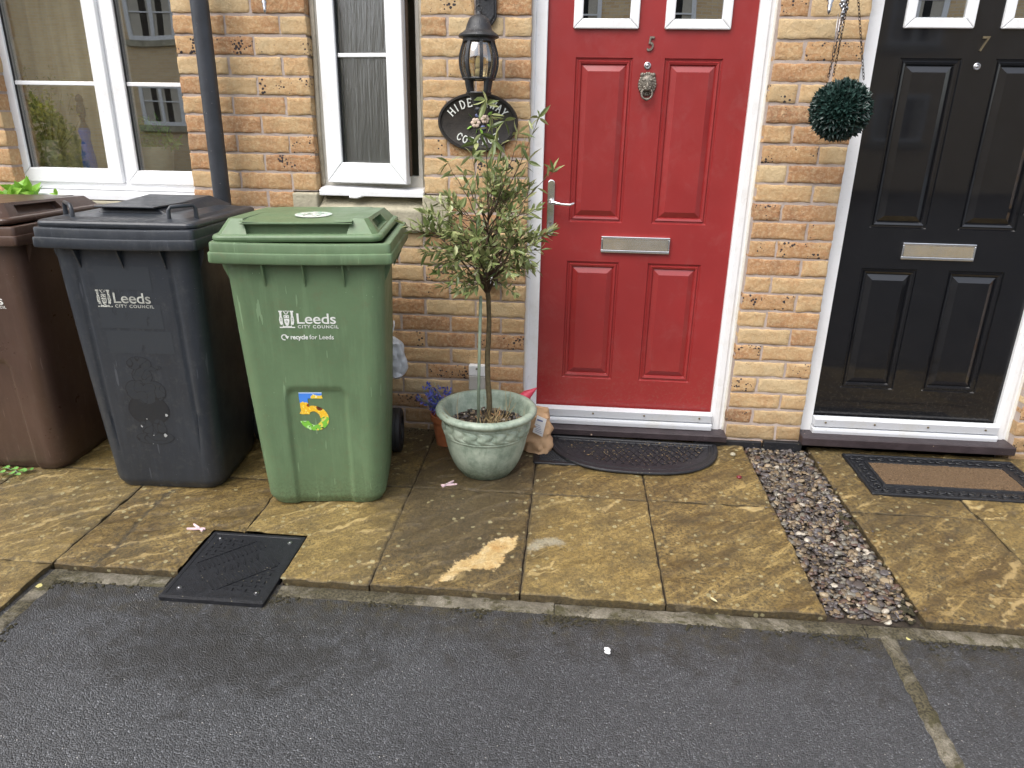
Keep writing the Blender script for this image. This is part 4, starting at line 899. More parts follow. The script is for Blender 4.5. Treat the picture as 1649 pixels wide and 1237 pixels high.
def logo(t, surf, x0, zc, sc, mat, recycle=False, worn=False):
    # x0 = left edge of the crest, zc = base line of the big word
    b = text_mb('Leeds', .0465*sc, Matrix.Translation((x0+.050*sc, zc, 0)), .0002, .0004, 'LEFT', 1.16, .96); on(b, surf); part(b, 'lettering', mat, t, local=True)
    b = text_mb('CITY COUNCIL', .0135*sc, Matrix.Translation((x0+.054*sc, zc-.0145*sc, 0)), .0002, .0003, 'LEFT', 1.12, 1.22); on(b, surf); part(b, 'lettering', mat, t, local=True)
    def f(x, z):
        u, v = (x-x0)/(.046*sc), (z-zc+.014*sc)/(.056*sc)
        if not (0 <= u <= 1 and 0 <= v <= 1) or not crest(u, v): return None
        if worn and noise.noise((x*300, z*300, 2)) > .25: return None
        return 1.0
    b, _ = grid_mask(f, x0, x0+.046*sc, zc-.014*sc, zc+.042*sc, 64, 76, lambda x, z: (x, z, 0)); on(b, surf); part(b, 'crest', mat, t, local=True)
    if recycle:
        zz = zc-.050*sc; b = text_mb('recycle', .0205*sc, Matrix.Translation((x0+.0285*sc, zz, 0)), .0002, .0006, 'LEFT', .90); on(b, surf); part(b, 'lettering', mat, t, local=True)
        b = text_mb('for Leeds', .0205*sc, Matrix.Translation((x0+.086*sc, zz, 0)), .0002, .0001, 'LEFT', .95); on(b, surf); part(b, 'lettering', mat, t, local=True)
        b = MB(); n_ = 22; cx, cz, r0, r1 = x0+.0105*sc, zz+.006*sc, .0065*sc, .0098*sc; vs = []
        for i in range(n_+1): a = R(20)+R(270)*i/n_; vs += [(cx+r0*math.cos(a), cz+r0*math.sin(a), 0), (cx+r1*math.cos(a), cz+r1*math.sin(a), 0)]
        b.add(vs, [(2*i, 2*i+1, 2*i+3, 2*i+2) for i in range(n_)]); b.add([(cx+.002*sc, cz+.0035*sc, 0), (cx+.0150*sc, cz+.0035*sc, 0), (cx+.0085*sc, cz-.0060*sc, 0)], [(0, 2, 1)]); on(b, surf); part(b, 'recycling_mark', mat, t, local=True)
def loc_of(u, v, L, y):     # hit the bin's own (turned, leaning) front plane; y is ignored apart from choosing the height
    rz = {GL: GR, BL: BRZ}.get(L, 0.); c, s_ = math.cos(rz), math.sin(rz); d = ray(u, v); o = Vector(CAMP)-Vector(L)
    lo = Vector((c*o.x+s_*o.y, -s_*o.x+c*o.y, o.z)); ld = Vector((c*d.x+s_*d.y, -s_*d.x+c*d.y, d.z)); k = (-.318+.265)/.935
    t_ = (-.265+k*lo.z-lo.y)/(ld.y-k*ld.z); p = lo+ld*t_; return p.x, p.z/(1.02 if L == BL else 1)
q = loc_of(450, 521, GL, GL[1]+fg(.68)); logo(tg, sg, q[0], q[1], 1.12, M['ink'], True)
q = loc_of(157, 487, BL, BL[1]+fb(.68)); logo(tb, sb_, q[0], q[1], 1.13, M['inkw'], False, True)
q = loc_of(1, 492, NL, NL[1]+fn_(.68)); logo(tn, sn, q[0]-.165, q[1]+.004, 1.05, M['ink'])
# the sunflower number five
c5 = loc_of(505, 664, GL, GL[1]+fg(.33))
def five(x, z):
    u, v = (x-c5[0])/.105+.5, (z-c5[1])/.148+.5; u += .06*(v-.5)
    ins = False
    if .84 < v < 1.0 and .06 < u < .84: ins = True
    if .42 < v < 1.0 and .06 < u < .34: ins = True
    ro = ((u-.47)/.50)**2+((v-.315)/.335)**2; ri = ((u-.47)/.215)**2+((v-.315)/.185)**2
    if ro < 1 and ri > 1 and not (u < .45 and .24 < v < .43): ins = True
    if .42 < v < .52 and .06 < u < .30: ins = True
    if not ins: return None
    n_ = noise.noise((x*130, z*130, 4.)); n2 = noise.noise((x*70, z*70, 9.))
    if (u-.70)**2/1.0+((v-.60)*1.3)**2 < .012: return (.20, .05, .015) if (u-.70)**2+((v-.61)*1.3)**2 > .004 else (.07, .03, .015)
    if (u-.33)**2+((v-.66)*1.4)**2 < .003: return (.30, .06, .01)
    if v > .74 + .05*n_ and not (u > .45 and v < .93+.05*n_): return (.07, .25, .78) if v < .975 else (.5, .65, .85)
    if v > .74: return (.85, .60, .05) if n_ < .35 else (.9, .85, .6)
    if v > .36 + .10*n2: return (.85, .50, .03) if n_ < .2 else ((.88, .70, .12) if n_ < .5 else (.75, .28, .03))
    return (.20, .52, .06) if n2 < .1 else ((.75, .62, .08) if n_ > -.2 and u > .5 else ((.03, .06, .02) if n_ < -.3 else (.45, .75, .30)))
b, cols = grid_mask(five, c5[0]-.056, c5[0]+.064, c5[1]-.076, c5[1]+.076, 84, 108, lambda x, z: (x, z, 0)); on(b, sg, .0012); part(b, 'number_sticker', M['fc'], tg, local=True, fcol=cols)
# second sticker seen on the green lid
def lidst(x, y):
    r_ = (x/.062)**2+(y/.085)**2
    if r_ > 1: return None
    n_ = noise.noise((x*60, y*60, 1.))
    if r_ < .35 and n_ > .15: return None
    return (.62, .66, .62) if n_ > -.25 else (.10, .35, .22)
b, cols = grid_mask(lidst, -.065, .065, -.09, .09, 48, 60, lambda x, y: (x+.005, y-.13, zg+.0685-.0045*(1-(x/.18)**2))); part(b, 'lid_sticker', M['fc'], tg, local=True, fcol=cols)
# ghost of worn stickers on the black bin: darker smooth shapes with white flakes left
cb = loc_of(237, 645, BL, BL[1]+fb(.35))
GH = [((-.002, .115), .036, .022, 0), ((.034, .102), .026, .008, .1), ((0, .078), .030, .026, 0), ((-.026, .03), .030, .034, .3), ((.026, .03), .034, .034, -.3), ((0, 0), .034, .030, 0), ((.0, -.030), .060, .050, 0), ((-.016, -.085), .018, .035, 0), ((.022, -.085), .018, .035, .2), ((-.028, -.122), .026, .014, 0), ((.030, -.120), .030, .016, 0), ((0, -.128), .052, .016, 0)]
def ghost(x, z):
    x = (x-cb[0])/1.3; z = (z-cb[1])/1.25; best = 9; k = -1
    for i, ((cx, cz), a, c_, r_) in enumerate(GH):
        dx, dz_ = x-cx, z-cz; dx, dz_ = dx*math.cos(r_)+dz_*math.sin(r_), -dx*math.sin(r_)+dz_*math.cos(r_); d = math.sqrt((dx/a)**2+(dz_/c_)**2)
        if d < best: best, k = d, i
    n_ = noise.noise((x*120, z*120, 3.))
    if best > 1: return None
    if z < -.04 and noise.noise((x*75, z*75, 12.)) > .58: return (.36, .37, .37)
    if best > .93: return (.013, .015, .020)
    if k == 6: return (.016, .019, .024)
    if abs(noise.noise((x*38, z*38, 7.))) < .035: return (.013, .015, .019)
    return (.024+.003*n_, .029+.003*n_, .036)
b, cols = grid_mask(ghost, cb[0]-.092, cb[0]+.092, cb[1]-.19, cb[1]+.18, 110, 210, lambda x, z: (x, z, 0)); on(b, sb_, .0009); part(b, 'worn_sticker', M['fc'], tb, local=True, fcol=cols)
for (u0, v0, u1, v1) in ((157, 430, 243, 466), (165, 492, 262, 528), (178, 535, 280, 568)):
    a = loc_of(u0, v1, BL, BL[1]+fb(.6)); c_ = loc_of(u1, v0, BL, BL[1]+fb(.62)); b, cols = grid_mask(lambda x, z: (.030, .036, .044) if noise.noise((x*30, z*12, 5.)) > -.4 else None, a[0], c_[0]-.01, a[1], c_[1], 50, 24, lambda x, z: (x, z, 0)); on(b, sb_, .0007); part(b, 'label_residue', M['fc'], tb, local=True, fcol=cols)
# ------------------------------------------------------------------ planter and tree
PC = Vector((.207, -.372, gz(-.372))); ZS = .205
t = thing('potted_tree', 'slender standard bay tree in the sage green planter by the red door', 'tree', PC)
b = MB(); prof = []
for k in range(26): f = k/25; prof.append((.110+.062*(f**.62)+.004*math.sin(f*3.1), .015+.165*f))
prof = [(.098, 0), (.106, .004)] + prof + [(.176, .184), (.177, .187), (.174, .190)] + [(.1755+.004*f, .190+.05*f) for f in [i/24 for i in range(25)]] + [(.183, .243), (.184, .247), (.180, .250), (.186, .255), (.200, .262), (.206, .270), (.207, .278), (.202, .286), (.192, .290), (.182, .289), (.176, .284), (.172, .270), (.168, .255), (.160, .20), (.158, .19)]
def rope(a, r_, z):
    if not .191 < z < .24: return 0
    f = (z-.191)/.049; w_ = math.sin(math.pi*f)**.6; ph = a*19 + 3.4*(f-.5) + 1.1*math.sin(math.pi*2*f); s_ = abs(math.sin(ph/2*1.0)); return w_*(.0100*s_**.8-.003)
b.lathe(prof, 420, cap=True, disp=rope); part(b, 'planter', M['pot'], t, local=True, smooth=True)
b = MB(); vs = [(0, 0, ZS+.012)]; 
for j in range(1, 9):
    for i in range(40): a = 2*math.pi*i/40; r_ = .162*j/8; vs.append((r_*math.cos(a), r_*math.sin(a), ZS+.010-.006*(j/8)**2+.006*noise.noise((r_*math.cos(a)*30, r_*math.sin(a)*30, 1.))))
b.add(vs, [(0, 1+i, 1+(i+1) % 40) for i in range(40)] + [(1+j*40+i, 1+(j+1)*40+i, 1+(j+1)*40+(i+1) % 40, 1+j*40+(i+1) % 40) for j in range(7) for i in range(40)]); part(b, 'soil', M['soil'], t, local=True, smooth=True)
b = MB()
for k in range(330):
    a = random.uniform(0, 6.3); r_ = .155*math.sqrt(random.random()); pebble(b, r_*math.cos(a), r_*math.sin(a), ZS+.010+random.uniform(0, .006), random.uniform(.004, .009), .5, k)
tag(part(b, 'mulch_chippings', gm.m, t, local=True, smooth=True), kind='stuff')
b = MB()
for k in range(60):
    a = random.gauss(-.6, 1.6); r_ = random.uniform(.0, .05) if k < 34 else random.uniform(.05, .15); p0 = Vector((r_*math.cos(a)+.02, r_*math.sin(a)-.02, ZS)); d = Vector((random.gauss(0, .35), random.gauss(0, .3), 1)).normalized(); L_ = random.uniform(.03, .10) if k < 50 else random.uniform(.1, .17)
    b.tube([p0, p0+d*L_*.5, p0+d*L_+Vector((random.gauss(0, .012), random.gauss(0, .012), -.004))], [.0014, .0011, .0006], 4)
    if k < 40: leafq(b, p0+d*L_*.6, (d+rv()*.8), .030, .006, .3)
part(b, 'dry_stalks', M['straw'], t, local=True)
b = MB(); b.tube([(-.030, -.03, ZS-.02), (-.0265, -.025, .5), (-.022, -.015, .74)], .0062, 10); b.ball((-.022, -.015, .742), .0065, 8, 5); part(b, 'support_cane', M['cane'], t, local=True, smooth=True)
b = MB(); b.prism([(-.03, -.06), (.015, -.072), (.02, -.045), (-.005, -.035), (-.028, -.038)], ZS+.012, ZS+.020, 'z', Matrix.Rotation(R(14), 4, 'X')); part(b, 'plant_label', M['card'], t, .001, local=True)
b = MB(); tp = []
for k in range(15): z = ZS-.02+(.79-ZS)*k/14; tp.append((.010-.006*(k/14)+.004*math.sin(k*.7)+.002*noise.noise((k*1.3, 0, 0)), .003*math.cos(k*.9), z))
b.tube(tp, [.0122-.003*k/14+.0013*noise.noise((k*2.1, 3, 0)) for k in range(15)], 14); part(b, 'trunk', M['bark'], t, local=True, smooth=True)
tw = MB(); lf_ = MB(); bd = MB(); top = Vector(tp[-1]); random.seed(21)
def shoot(p0, d, L_, dens=.0098, droop=.25, r0=.0022, ll=(.038, .060)):
    n_ = max(4, int(L_/.03)); pts = [p0]; d = d.normalized(); 
    for i in range(n_): d = (d+rv()*.16+Vector((0, 0, -droop*.06))).normalized(); pts.append(pts[-1]+d*(L_/n_))
    tw.tube(pts, [r0*(1-.7*i/n_) for i in range(n_+1)], 5); k = 0; s_ = L_*.18; az = random.uniform(0, 6.3)
    while s_ < L_:
        i = min(n_-1, int(s_/L_*n_)); q = pts[i]+(pts[i+1]-pts[i])*(s_/L_*n_-i); dd = (pts[i+1]-pts[i]).normalized(); u_ = dd.orthogonal().normalized(); v_ = dd.cross(u_)
        o_ = u_*math.cos(az)+v_*math.sin(az); ld = (dd*random.uniform(.5, 1.1)+o_*random.uniform(.7, 1.1)+Vector((0, 0, random.uniform(-.35, .15)))).normalized()
        ln = random.uniform(*ll)*(1-.25*s_/L_); leafq(lf_, q, ld, ln, ln*random.uniform(.30, .40), .28, random.uniform(-.08, .22), up=ld.cross(Vector((0, 0, 1))).cross(ld)*-1 + rv()*.7); az += 2.4; s_ += dens*random.uniform(.6, 1.3)
        if random.random() < .035:
            for z_ in range(random.randint(4, 8)): bd.ball(q+rv()*.008+o_*.008, random.uniform(.0020, .0034), 6, 4)
    for j in range(2): leafq(lf_, pts[-1], (d+rv()*.35), random.uniform(.03, .05), .010, .3)
    return pts
def P3(u, v, y): return wp(u, v, y)-PC
tw.tube([top-Vector((0, 0, .03)), top+Vector((.004, 0, .08)), top+Vector((-.004, .004, .18)), top+Vector((.002, 0, .30))], [.0085, .006, .0045, .002], 8)
for k in range(7):                                # main limbs with side shoots
    a = 2*math.pi*k/7+random.uniform(-.2, .2); el = random.uniform(.5, 1.35); d = Vector((math.cos(a)*math.cos(el), math.sin(a)*math.cos(el)*.8, math.sin(el))); L_ = random.uniform(.17, .30)
    pts = [top-Vector((0, 0, .02)), top+d*L_*.35+Vector((0, 0, .02)), top+d*L_*.7+Vector((0, 0, .05)), top+d*L_+Vector((0, 0, .06))]; tw.tube(pts, [.0048, .0036, .0028, .002], 7)
    for j in range(9):
        f = random.uniform(.25, 1); i = min(2, int(f*3)); q = pts[i]+(pts[i+1]-pts[i])*(f*3-i); sd = (d*.6+rv(-.5, 1)*1.0+Vector((0, 0, .25))); shoot(q, sd, random.uniform(.07, .15))
CN = top+Vector((-.0, 0, .20))
for k in range(9):
    d = rv(-.55, .35); q = top+Vector((d.x*.05, d.y*.05, .015+.03*random.random())); shoot(q, Vector((d.x, d.y, d.z*.5)), random.uniform(.07, .13))
for k in range(58):                                # fill towards the crown's rounded outline
    d = rv(-.75, 1); q = CN+Vector((d.x*.130, d.y*.11, d.z*.150)); e = Vector((d.x, d.y, d.z*.9+.25)); hh = max(.0, min(.26, (q-top).z-random.uniform(.03, .09))); s0 = top+Vector((0, 0, hh)); tw.tube([s0, s0+(q-s0)*.5+Vector((0, 0, .008)), q], [.0026, .0021, .0016], 5); shoot(q, e, random.uniform(.06, .13))
for (pu, L_, y, a2) in (((784, 168), .10, -.36, None), ((868, 190), .08, -.33, None), ((722, 262), .05, -.36, None), ((760, 250), .06, -.3, None), ((890, 278), .05, -.36, None), ((835, 215), .08, -.40, None), ((690, 345), .05, -.38, None), ((690, 405), .05, -.40, None), ((850, 260), .07, -.35, None), ((805, 235), .08, -.33, None)):
    q = P3(*pu, y); s0 = CN+(q-CN)*.25; n_ = 6; pts = [s0+(q-s0)*(i/n_)+rv()*.005*(0 if i in (0, n_) else 1) for i in range(n_+1)]; tw.tube(pts, [.0026-.0018*i/n_ for i in range(n_+1)], 6)
    d = (q-s0).normalized(); Lt = (q-s0).length; s_ = .35
    while s_ < 1:
        qq = s0+(q-s0)*s_; o_ = (rv()+d*.8).normalized(); ln = random.uniform(.04, .066); leafq(lf_, qq, o_, ln, ln*.23, .3, .1); s_ += .022/Lt*random.uniform(.7, 1.6)
    for j in range(5): ln = random.uniform(.045, .07); leafq(lf_, q, (d*.5+rv()+Vector((0, 0, -.2))), ln, ln*.26, .3, .2)
for (u, v) in ((790, 185), (800, 205), (775, 215), (812, 195), (783, 160), (768, 230), (795, 225)):   # drooping shoots in front of the plaque
    q = P3(u, v, -.38)
    for j in range(4): ln = random.uniform(.05, .075); leafq(lf_, q, (Vector((0, 0, -1))*random.uniform(.1, 1)+rv()*.7), ln, ln*.27, .3, .15)
part(tw, 'branches', M['twig'], t, local=True, smooth=True); part(lf_, 'crown', M['leaf'], t, local=True); part(bd, 'flower_buds', M['bud'], t, local=True, smooth=True)

# ------------------------------------------------------------------ lantern and plaque
LC = wp(771, 93, -.135)
t = thing('wall_lantern', 'black coach lantern with curved panes hanging above the oval plaque', 'lantern', (LC.x, -.135, LC.z))
def lz(v): return wp(771, v, -.135).z-LC.z
zt, zr, zc1, zb1, zb2, zb3 = lz(28), lz(57), lz(68), lz(127), lz(132), lz(150)
b = MB(); b.lathe([(.002, zt+.022), (.008, zt+.02), (.010, zt+.012), (.014, zt+.008), (.024, zt+.004), (.036, zt-.004), (.046, zr+.032), (.050, zr+.018), (.060, zr+.010), (.073, zr+.002), (.076, zr-.004), (.073, zr-.009), (.062, zr-.011), (.060, zc1+.006), (.062, zc1+.002), (.060, zc1-.001), (.05, zc1-.001)], 48); part(b, 'cap', M['iron'], t, local=True, smooth=45)
def br(z): f = (z-zb1)/(zc1-zb1); return .0555+.0165*math.sin(math.pi*min(1, max(0, f*.93+.05)))+.001
b = MB()
for k in range(8):
    a = math.pi/8+k*math.pi/4-.12; pts = [Vector((br(z)*math.cos(a), br(z)*math.sin(a), z)) for z in [zb1+(zc1-zb1)*i/12 for i in range(13)]]
    for p_, p2 in zip(pts, pts[1:]):
        tn_ = Vector((-math.sin(a), math.cos(a), 0))*.0062; rd = Vector((math.cos(a), math.sin(a), 0))*.005
        b.add([p_-tn_-rd, p_+tn_-rd, p_+tn_+rd*.6, p_-tn_+rd*.6, p2-tn_-rd, p2+tn_-rd, p2+tn_+rd*.6, p2-tn_+rd*.6], [(0, 1, 5, 4), (1, 2, 6, 5), (2, 3, 7, 6), (3, 0, 4, 7)])
b.lathe([(.048, zb1+.004), (.060, zb1+.004), (.063, zb1), (.060, zb1-.005), (.048, zb1-.005)], 40, cap=False)
for k in range(4):
    a = math.pi/4+k*math.pi/2; b.tube([(.052*math.cos(a), .052*math.sin(a), zb1-.004), (.046*math.cos(a), .046*math.sin(a), zb3+.008), (.04*math.cos(a), .04*math.sin(a), zb3+.002)], [.013, .010, .011], 8)
b.lathe([(.002, zb3+.004), (.048, zb3+.004), (.050, zb3), (.044, zb3-.006), (.034, zb3-.012), (.024, zb3-.030), (.018, zb3-.045), (.014, zb3-.05), (.017, zb3-.058), (.012, zb3-.068), (.006, zb3-.078), (.001, zb3-.082)], 32)
part(b, 'cage', M['iron'], t, local=True, smooth=45)
b = MB(); b.lathe([(br(z)-.004, z) for z in [zb1+(zc1-zb1)*i/14 for i in range(15)]], 48, cap=False); part(b, 'glass', M['glassl'], t, local=True, smooth=True)
b = MB(); b.lathe([(.014, zb1-.004), (.014, zb1+.03), (.012, zb1+.034)], 16); b.lathe([(.010, zb1+.03), (.014, zb1+.045), (.012, zb1+.07), (.004, zb1+.082)], 16); part(b, 'bulb', M['cream'], t, local=True, smooth=True)
p = wp(783, 10, -.01)-LC; py = .135
b = MB(); oc = [(p.x+dx*.041, p.z+dz*.068) for dx, dz in ((-.62, 1), (.62, 1), (1, .6), (1, -.6), (.55, -1), (-.55, -1), (-1, -.6), (-1, .6))]; b.prism(oc, py-.020, py-.006); b.prism([((x_-p.x)*.8+p.x, (z_-p.z)*.85+p.z) for x_, z_ in oc], py-.026, py-.020)
for s_ in (-1, 1): b.ball((p.x+s_*.022, py-.021, p.z-.040), .005, 10, 6)
part(b, 'wall_plate', M['iron'], t, .003, local=True)
b = MB(); b.tube([(p.x, py-.02, p.z+.02), (p.x*.6, py-.06, p.z+.06), (0, .02, zt+.10), (0, -.01, zt+.075), (0, .012, zt+.05), (0, 0, zt+.036)], [.008, .007, .006, .005, .004, .003], 8); b.torus((0, 0, zt+.030), .011, .0022, Matrix.Rotation(R(90), 4, 'X'), 16, 6); b.tube([(-.014, 0, zt+.028), (.0, .006, zt+.022), (.018, .004, zt+.010), (.026, .0, zt+.012)], .0024, 6); part(b, 'bracket', M['iron'], t, local=True, smooth=True)
# oval plaque
PLC = wp(769, 197, -.02); RX, RZ = .162, .112
t = thing('house_plaque', 'oval black name plaque with white lettering and painted flowers', 'plaque', (PLC.x, 0, PLC.z))
def oval(rx, rz, n=72): return [(rx*math.cos(2*math.pi*i/n), rz*math.sin(2*math.pi*i/n)) for i in range(n)]
b = MB()
def og(k, y): return [(x_*1., y, z_) for x_, z_ in oval(RX-k, RZ-k)]
b.loft([og(0, -.002), og(0, -.014), og(.003, -.020), (og(.009, -.020)), og(.012, -.014), og(.014, -.013)], True, True); part(b, 'board', M['plaqc'], t, local=True, smooth=40)
b = MB(); b.loft([og(-.0008, -.003), og(-.0008, -.0145), og(.002, -.0208), og(.0095, -.0208), og(.0125, -.0138)], False, False); part(b, 'raised_border', M['plaq'], t, local=True, smooth=40)
GLY = {'H': [(0,0,0,1),(1,0,1,1),(0,.5,1,.5)], 'I': [(.5,0,.5,1)], 'D': [(0,0,0,1),(0,1,.55,1),(.55,1,1,.7),(1,.7,1,.3),(1,.3,.55,0),(.55,0,0,0)], 'E': [(0,0,0,1),(0,1,.9,1),(0,.5,.7,.5),(0,0,.9,0),(.9,1,.9,.85),(.9,0,.9,.15)], '-': [(.15,.45,.85,.45)],
       'A': [(0,0,.5,1),(.5,1,1,0),(.2,.38,.8,.38)], 'W': [(0,1,.25,0),(.25,0,.5,.9),(.5,.9,.75,0),(.75,0,1,1)], 'Y': [(0,1,.5,.5),(1,1,.5,.5),(.5,.5,.5,0)], 'C': [(1,.75,.7,1),(.7,1,.3,1),(.3,1,0,.7),(0,.7,0,.3),(0,.3,.3,0),(.3,0,.7,0),(.7,0,1,.25)],
       'O': [(.3,1,.7,1),(.7,1,1,.7),(1,.7,1,.3),(1,.3,.7,0),(.7,0,.3,0),(.3,0,0,.3),(0,.3,0,.7),(0,.7,.3,1)], 'T': [(0,1,1,1),(.5,1,.5,0),(0,1,0,.85),(1,1,1,.85)], 'G': [(1,.75,.7,1),(.7,1,.3,1),(.3,1,0,.7),(0,.7,0,.3),(0,.3,.3,0),(.3,0,.8,0),(.8,0,.9,.1),(.9,0,.9,.45),(.55,.45,1.05,.45)]}
SER = {'H': [(0,0),(1,0),(0,1),(1,1)], 'I': [(.5,0),(.5,1)], 'D': [(0,0),(0,1)], 'A': [(0,0),(1,0)], 'W': [(0,1),(1,1)], 'Y': [(0,1),(1,1),(.5,0)], 'T': [(.5,0)], 'E': [(0,0),(0,1)]}
def curved(s, rx, rz, a0, a1, hgt, wd, upw, cut=None):
    b = MB(); n_ = len(s)
    for i, ch in enumerate(s):
        a = a0+(a1-a0)*(i+.5)/n_; c = Vector((rx*math.cos(a), 0, rz*math.sin(a))); tg_ = Vector((-rx*math.sin(a), 0, rz*math.cos(a))).normalized()
        if tg_.x < 0: tg_ = -tg_
        nr = Vector((-tg_.z, 0, tg_.x)); wch = wd*(1.35 if ch == 'W' else (.5 if ch in 'I-' else 1))
        def pt(u, v): return c+tg_*((u-.5)*wch)+nr*((v-.5)*hgt)
        L_ = list(GLY[ch]) + [(x_-.16, y_, x_+.16, y_) for x_, y_ in SER.get(ch, [])]
        for k, (xa, ya, xb, yb) in enumerate(L_):
            A_, B_ = pt(xa, ya), pt(xb, yb); dd = (B_-A_).normalized(); nn = Vector((-dd.z, 0, dd.x))*(.0021 if k < len(GLY[ch]) else .0011); A_ = A_-dd*.0007; B_ = B_+dd*.0007
            y0_, y1_ = -.0165+.00013*k, -.012; q = [A_-nn, B_-nn, B_+nn, A_+nn]; b.add([(p_.x, y0_, p_.z) for p_ in q]+[(p_.x, y1_, p_.z) for p_ in q], [(0, 1, 2, 3), (0, 4, 5, 1), (1, 5, 6, 2), (2, 6, 7, 3), (3, 7, 4, 0)])
    return b
part(curved('HIDE-AWAY', .122, .076, R(158), R(22), .029, .0155, True), 'lettering', M['ink'], t, local=True); part(curved('COTTAGE', .112, .074, R(222), R(318), .026, .0155, False), 'lettering', M['ink'], t, local=True)
b = MB()
for (cx, cz, r_) in ((-.008, -.002, .020), (.030, .012, .018)):
    for k in range(6): a = k*math.pi/3; b.ball((cx+r_*.55*math.cos(a), -.0165, cz+r_*.55*math.sin(a)), (r_*.48, .004, r_*.42), 10, 6)
part(b, 'painted_roses', M['petal'], t, local=True, smooth=True)
b = MB(); b.ball((-.008, -.019, -.002), (.006, .003, .006), 8, 5); b.ball((.030, -.019, .012), (.006, .003, .006), 8, 5); part(b, 'rose_centres', M['brass'], t, local=True, smooth=True)
b = MB(); b.ball((.022, -.017, -.020), (.010, .004, .009), 10, 6); b.ball((.0, -.016, .026), (.011, .003, .007), 10, 6); part(b, 'painted_bluebell', M['blueb'], t, local=True, smooth=True)
b = MB(); [leafq(b, Vector((x_, -.016, z_)), Vector((dx, -.1, dz)), .026, .011) for x_, z_, dx, dz in ((-.022, -.014, -1, -.6), (.0, -.022, -.3, -1), (.036, -.006, 1, -.6), (.04, .026, .8, .6), (-.02, .014, -.8, .8), (.01, -.024, .5, -1))]; part(b, 'painted_leaves', M['leafg'], t, local=True)

# ------------------------------------------------------------------ topiary ball, chimes, finials
q = wp(1353, 178, -.22)
t = thing('topiary_ball', 'artificial dark green topiary ball hanging on chains beside the black door', 'topiary ball', (q.x, -.22, q.z)); RB = .103
b = MB(); b.ball((0, 0, 0), RB*.80, 20, 14); part(b, 'core', M['dark'], t, local=True, smooth=True)
b = MB(); random.seed(4); NB = 420
for k in range(NB):
    zz = 1-2*(k+.5)/NB; a = k*2.39996; s_ = math.sqrt(1-zz*zz); n0 = (Vector((s_*math.cos(a), s_*math.sin(a), zz))+rv()*.07).normalized()
    base = n0*RB*.78; tl = n0.orthogonal().normalized(); t2 = n0.cross(tl)
    for j in range(5): aa = j*1.256+k; d = (n0*random.uniform(.6, 1.2)+(tl*math.cos(aa)+t2*math.sin(aa))*random.uniform(.4, 1.0)); leafq(b, base, d, random.uniform(.026, .038), random.uniform(.0095, .013), .35, .0, up=n0+rv()*.3)
part(b, 'foliage', M['topi'], t, local=True)
apex = wp(1378, -60, -.22)-q
def chain(b, p0, p1, r_=.0048):
    d = p1-p0; n_ = int(d.length/(r_*2.35)); qd = d.to_track_quat('X', 'Z').to_matrix().to_4x4()
    for i in range(n_): b.torus(p0+d*((i+.5)/n_), r_, .0013, qd @ Matrix.Rotation(R(90)*(i % 2)+.3, 4, 'X') @ Matrix.Diagonal((1.45, .8, 1, 1)), 10, 4)
for u, v, yy in ((1334, 124, -.27), (1342, 122, -.17), (1391, 128, -.22)):
    p0 = wp(u, v, yy)-q; b = MB(); chain(b, p0, Vector((apex.x, 0, apex.z))); part(b, 'chain', M['chain'], t, local=True, smooth=True)
b = MB(); b.tube([(apex.x, 0, apex.z), (apex.x, 0, apex.z+.03), (apex.x+.0, .08, apex.z+.06), (apex.x, .22, apex.z+.03)], .005, 8); b.box(apex.x-.015, apex.x+.015, .214, .2195, apex.z-.04, apex.z+.08); part(b, 'bracket', M['iron'], t, local=True, smooth=True)
def finial(b, x, y, z, s=1.):
    b.lathe([(.001, 0), (.004*s, .006*s), (.007*s, .016*s), (.0045*s, .018*s), (.009*s, .028*s), (.006*s, .031*s), (.011*s, .042*s), (.007*s, .045*s), (.011*s, .055*s), (.006*s, .065*s), (.012*s, .075*s), (.003*s, .085*s)], 14, Matrix.Translation((x, y, z)))
q = wp(1334, 24, -.10); t = thing('wind_chime', 'pewter wind chime with thin rods hanging left of the topiary chains', 'wind chime', (q.x, -.10, q.z)); q2 = wp(1356, 30, -.10)-q
b = MB(); finial(b, 0, 0, 0, 1.1); b.ball((-.012, 0, .055), (.016, .006, .009), 10, 6); b.ball((.010, 0, .060), (.012, .006, .012), 10, 6); part(b, 'ornament', M['silver'], t, local=True, smooth=True)
b = MB(); finial(b, q2.x, 0, q2.z-.006, .9)
for k in range(16): d = rv(); b.ball((q2.x+d.x*.013, d.y*.009, q2.z+.04+d.z*.030), (.006, .005, .007), 8, 5)
part(b, 'ornament', M['silver'], t, local=True, smooth=True)
b = MB(); zz = wp(1345, 118, -.10)-q
for u in (1350, 1354, 1359): p1 = wp(u, 22, -.10)-q; p2 = wp(u-10, 92, -.10)-q; b.tube([p1, p2], .0011, 6)
part(b, 'chime_rods', M['silver'], t, local=True, smooth=True)
b = MB(); b.tube([(0, 0, .09), (0, 0, .24)], .0008, 5); b.tube([(q2.x, 0, q2.z+.07), (q2.x, 0, .24)], .0008, 5); b.tube([(-.01, .0, .24), (q2.x+.01, 0, .24)], .003, 6); b.tube([(q2.x/2, 0, .24), (q2.x/2, .05, .26), (q2.x/2, .099, .25)], .003, 6); part(b, 'hanger', M['chain'], t, local=True, smooth=True)
q = wp(427, 22, -.06); t = thing('hanging_ornament', 'small pewter spiral finial hanging on the wall above the black bin', 'ornament', (q.x, -.06, q.z)); b = MB(); finial(b, 0, 0, 0, 1.0); part(b, 'finial', M['silver'], t, local=True, smooth=True)
b = MB(); b.tube([(0, 0, .08), (0, 0, .2)], .001, 5); b.tube([(0, 0, .2), (0, .03, .215), (0, .059, .2)], .003, 6); part(b, 'hook', M['chain'], t, local=True, smooth=True)

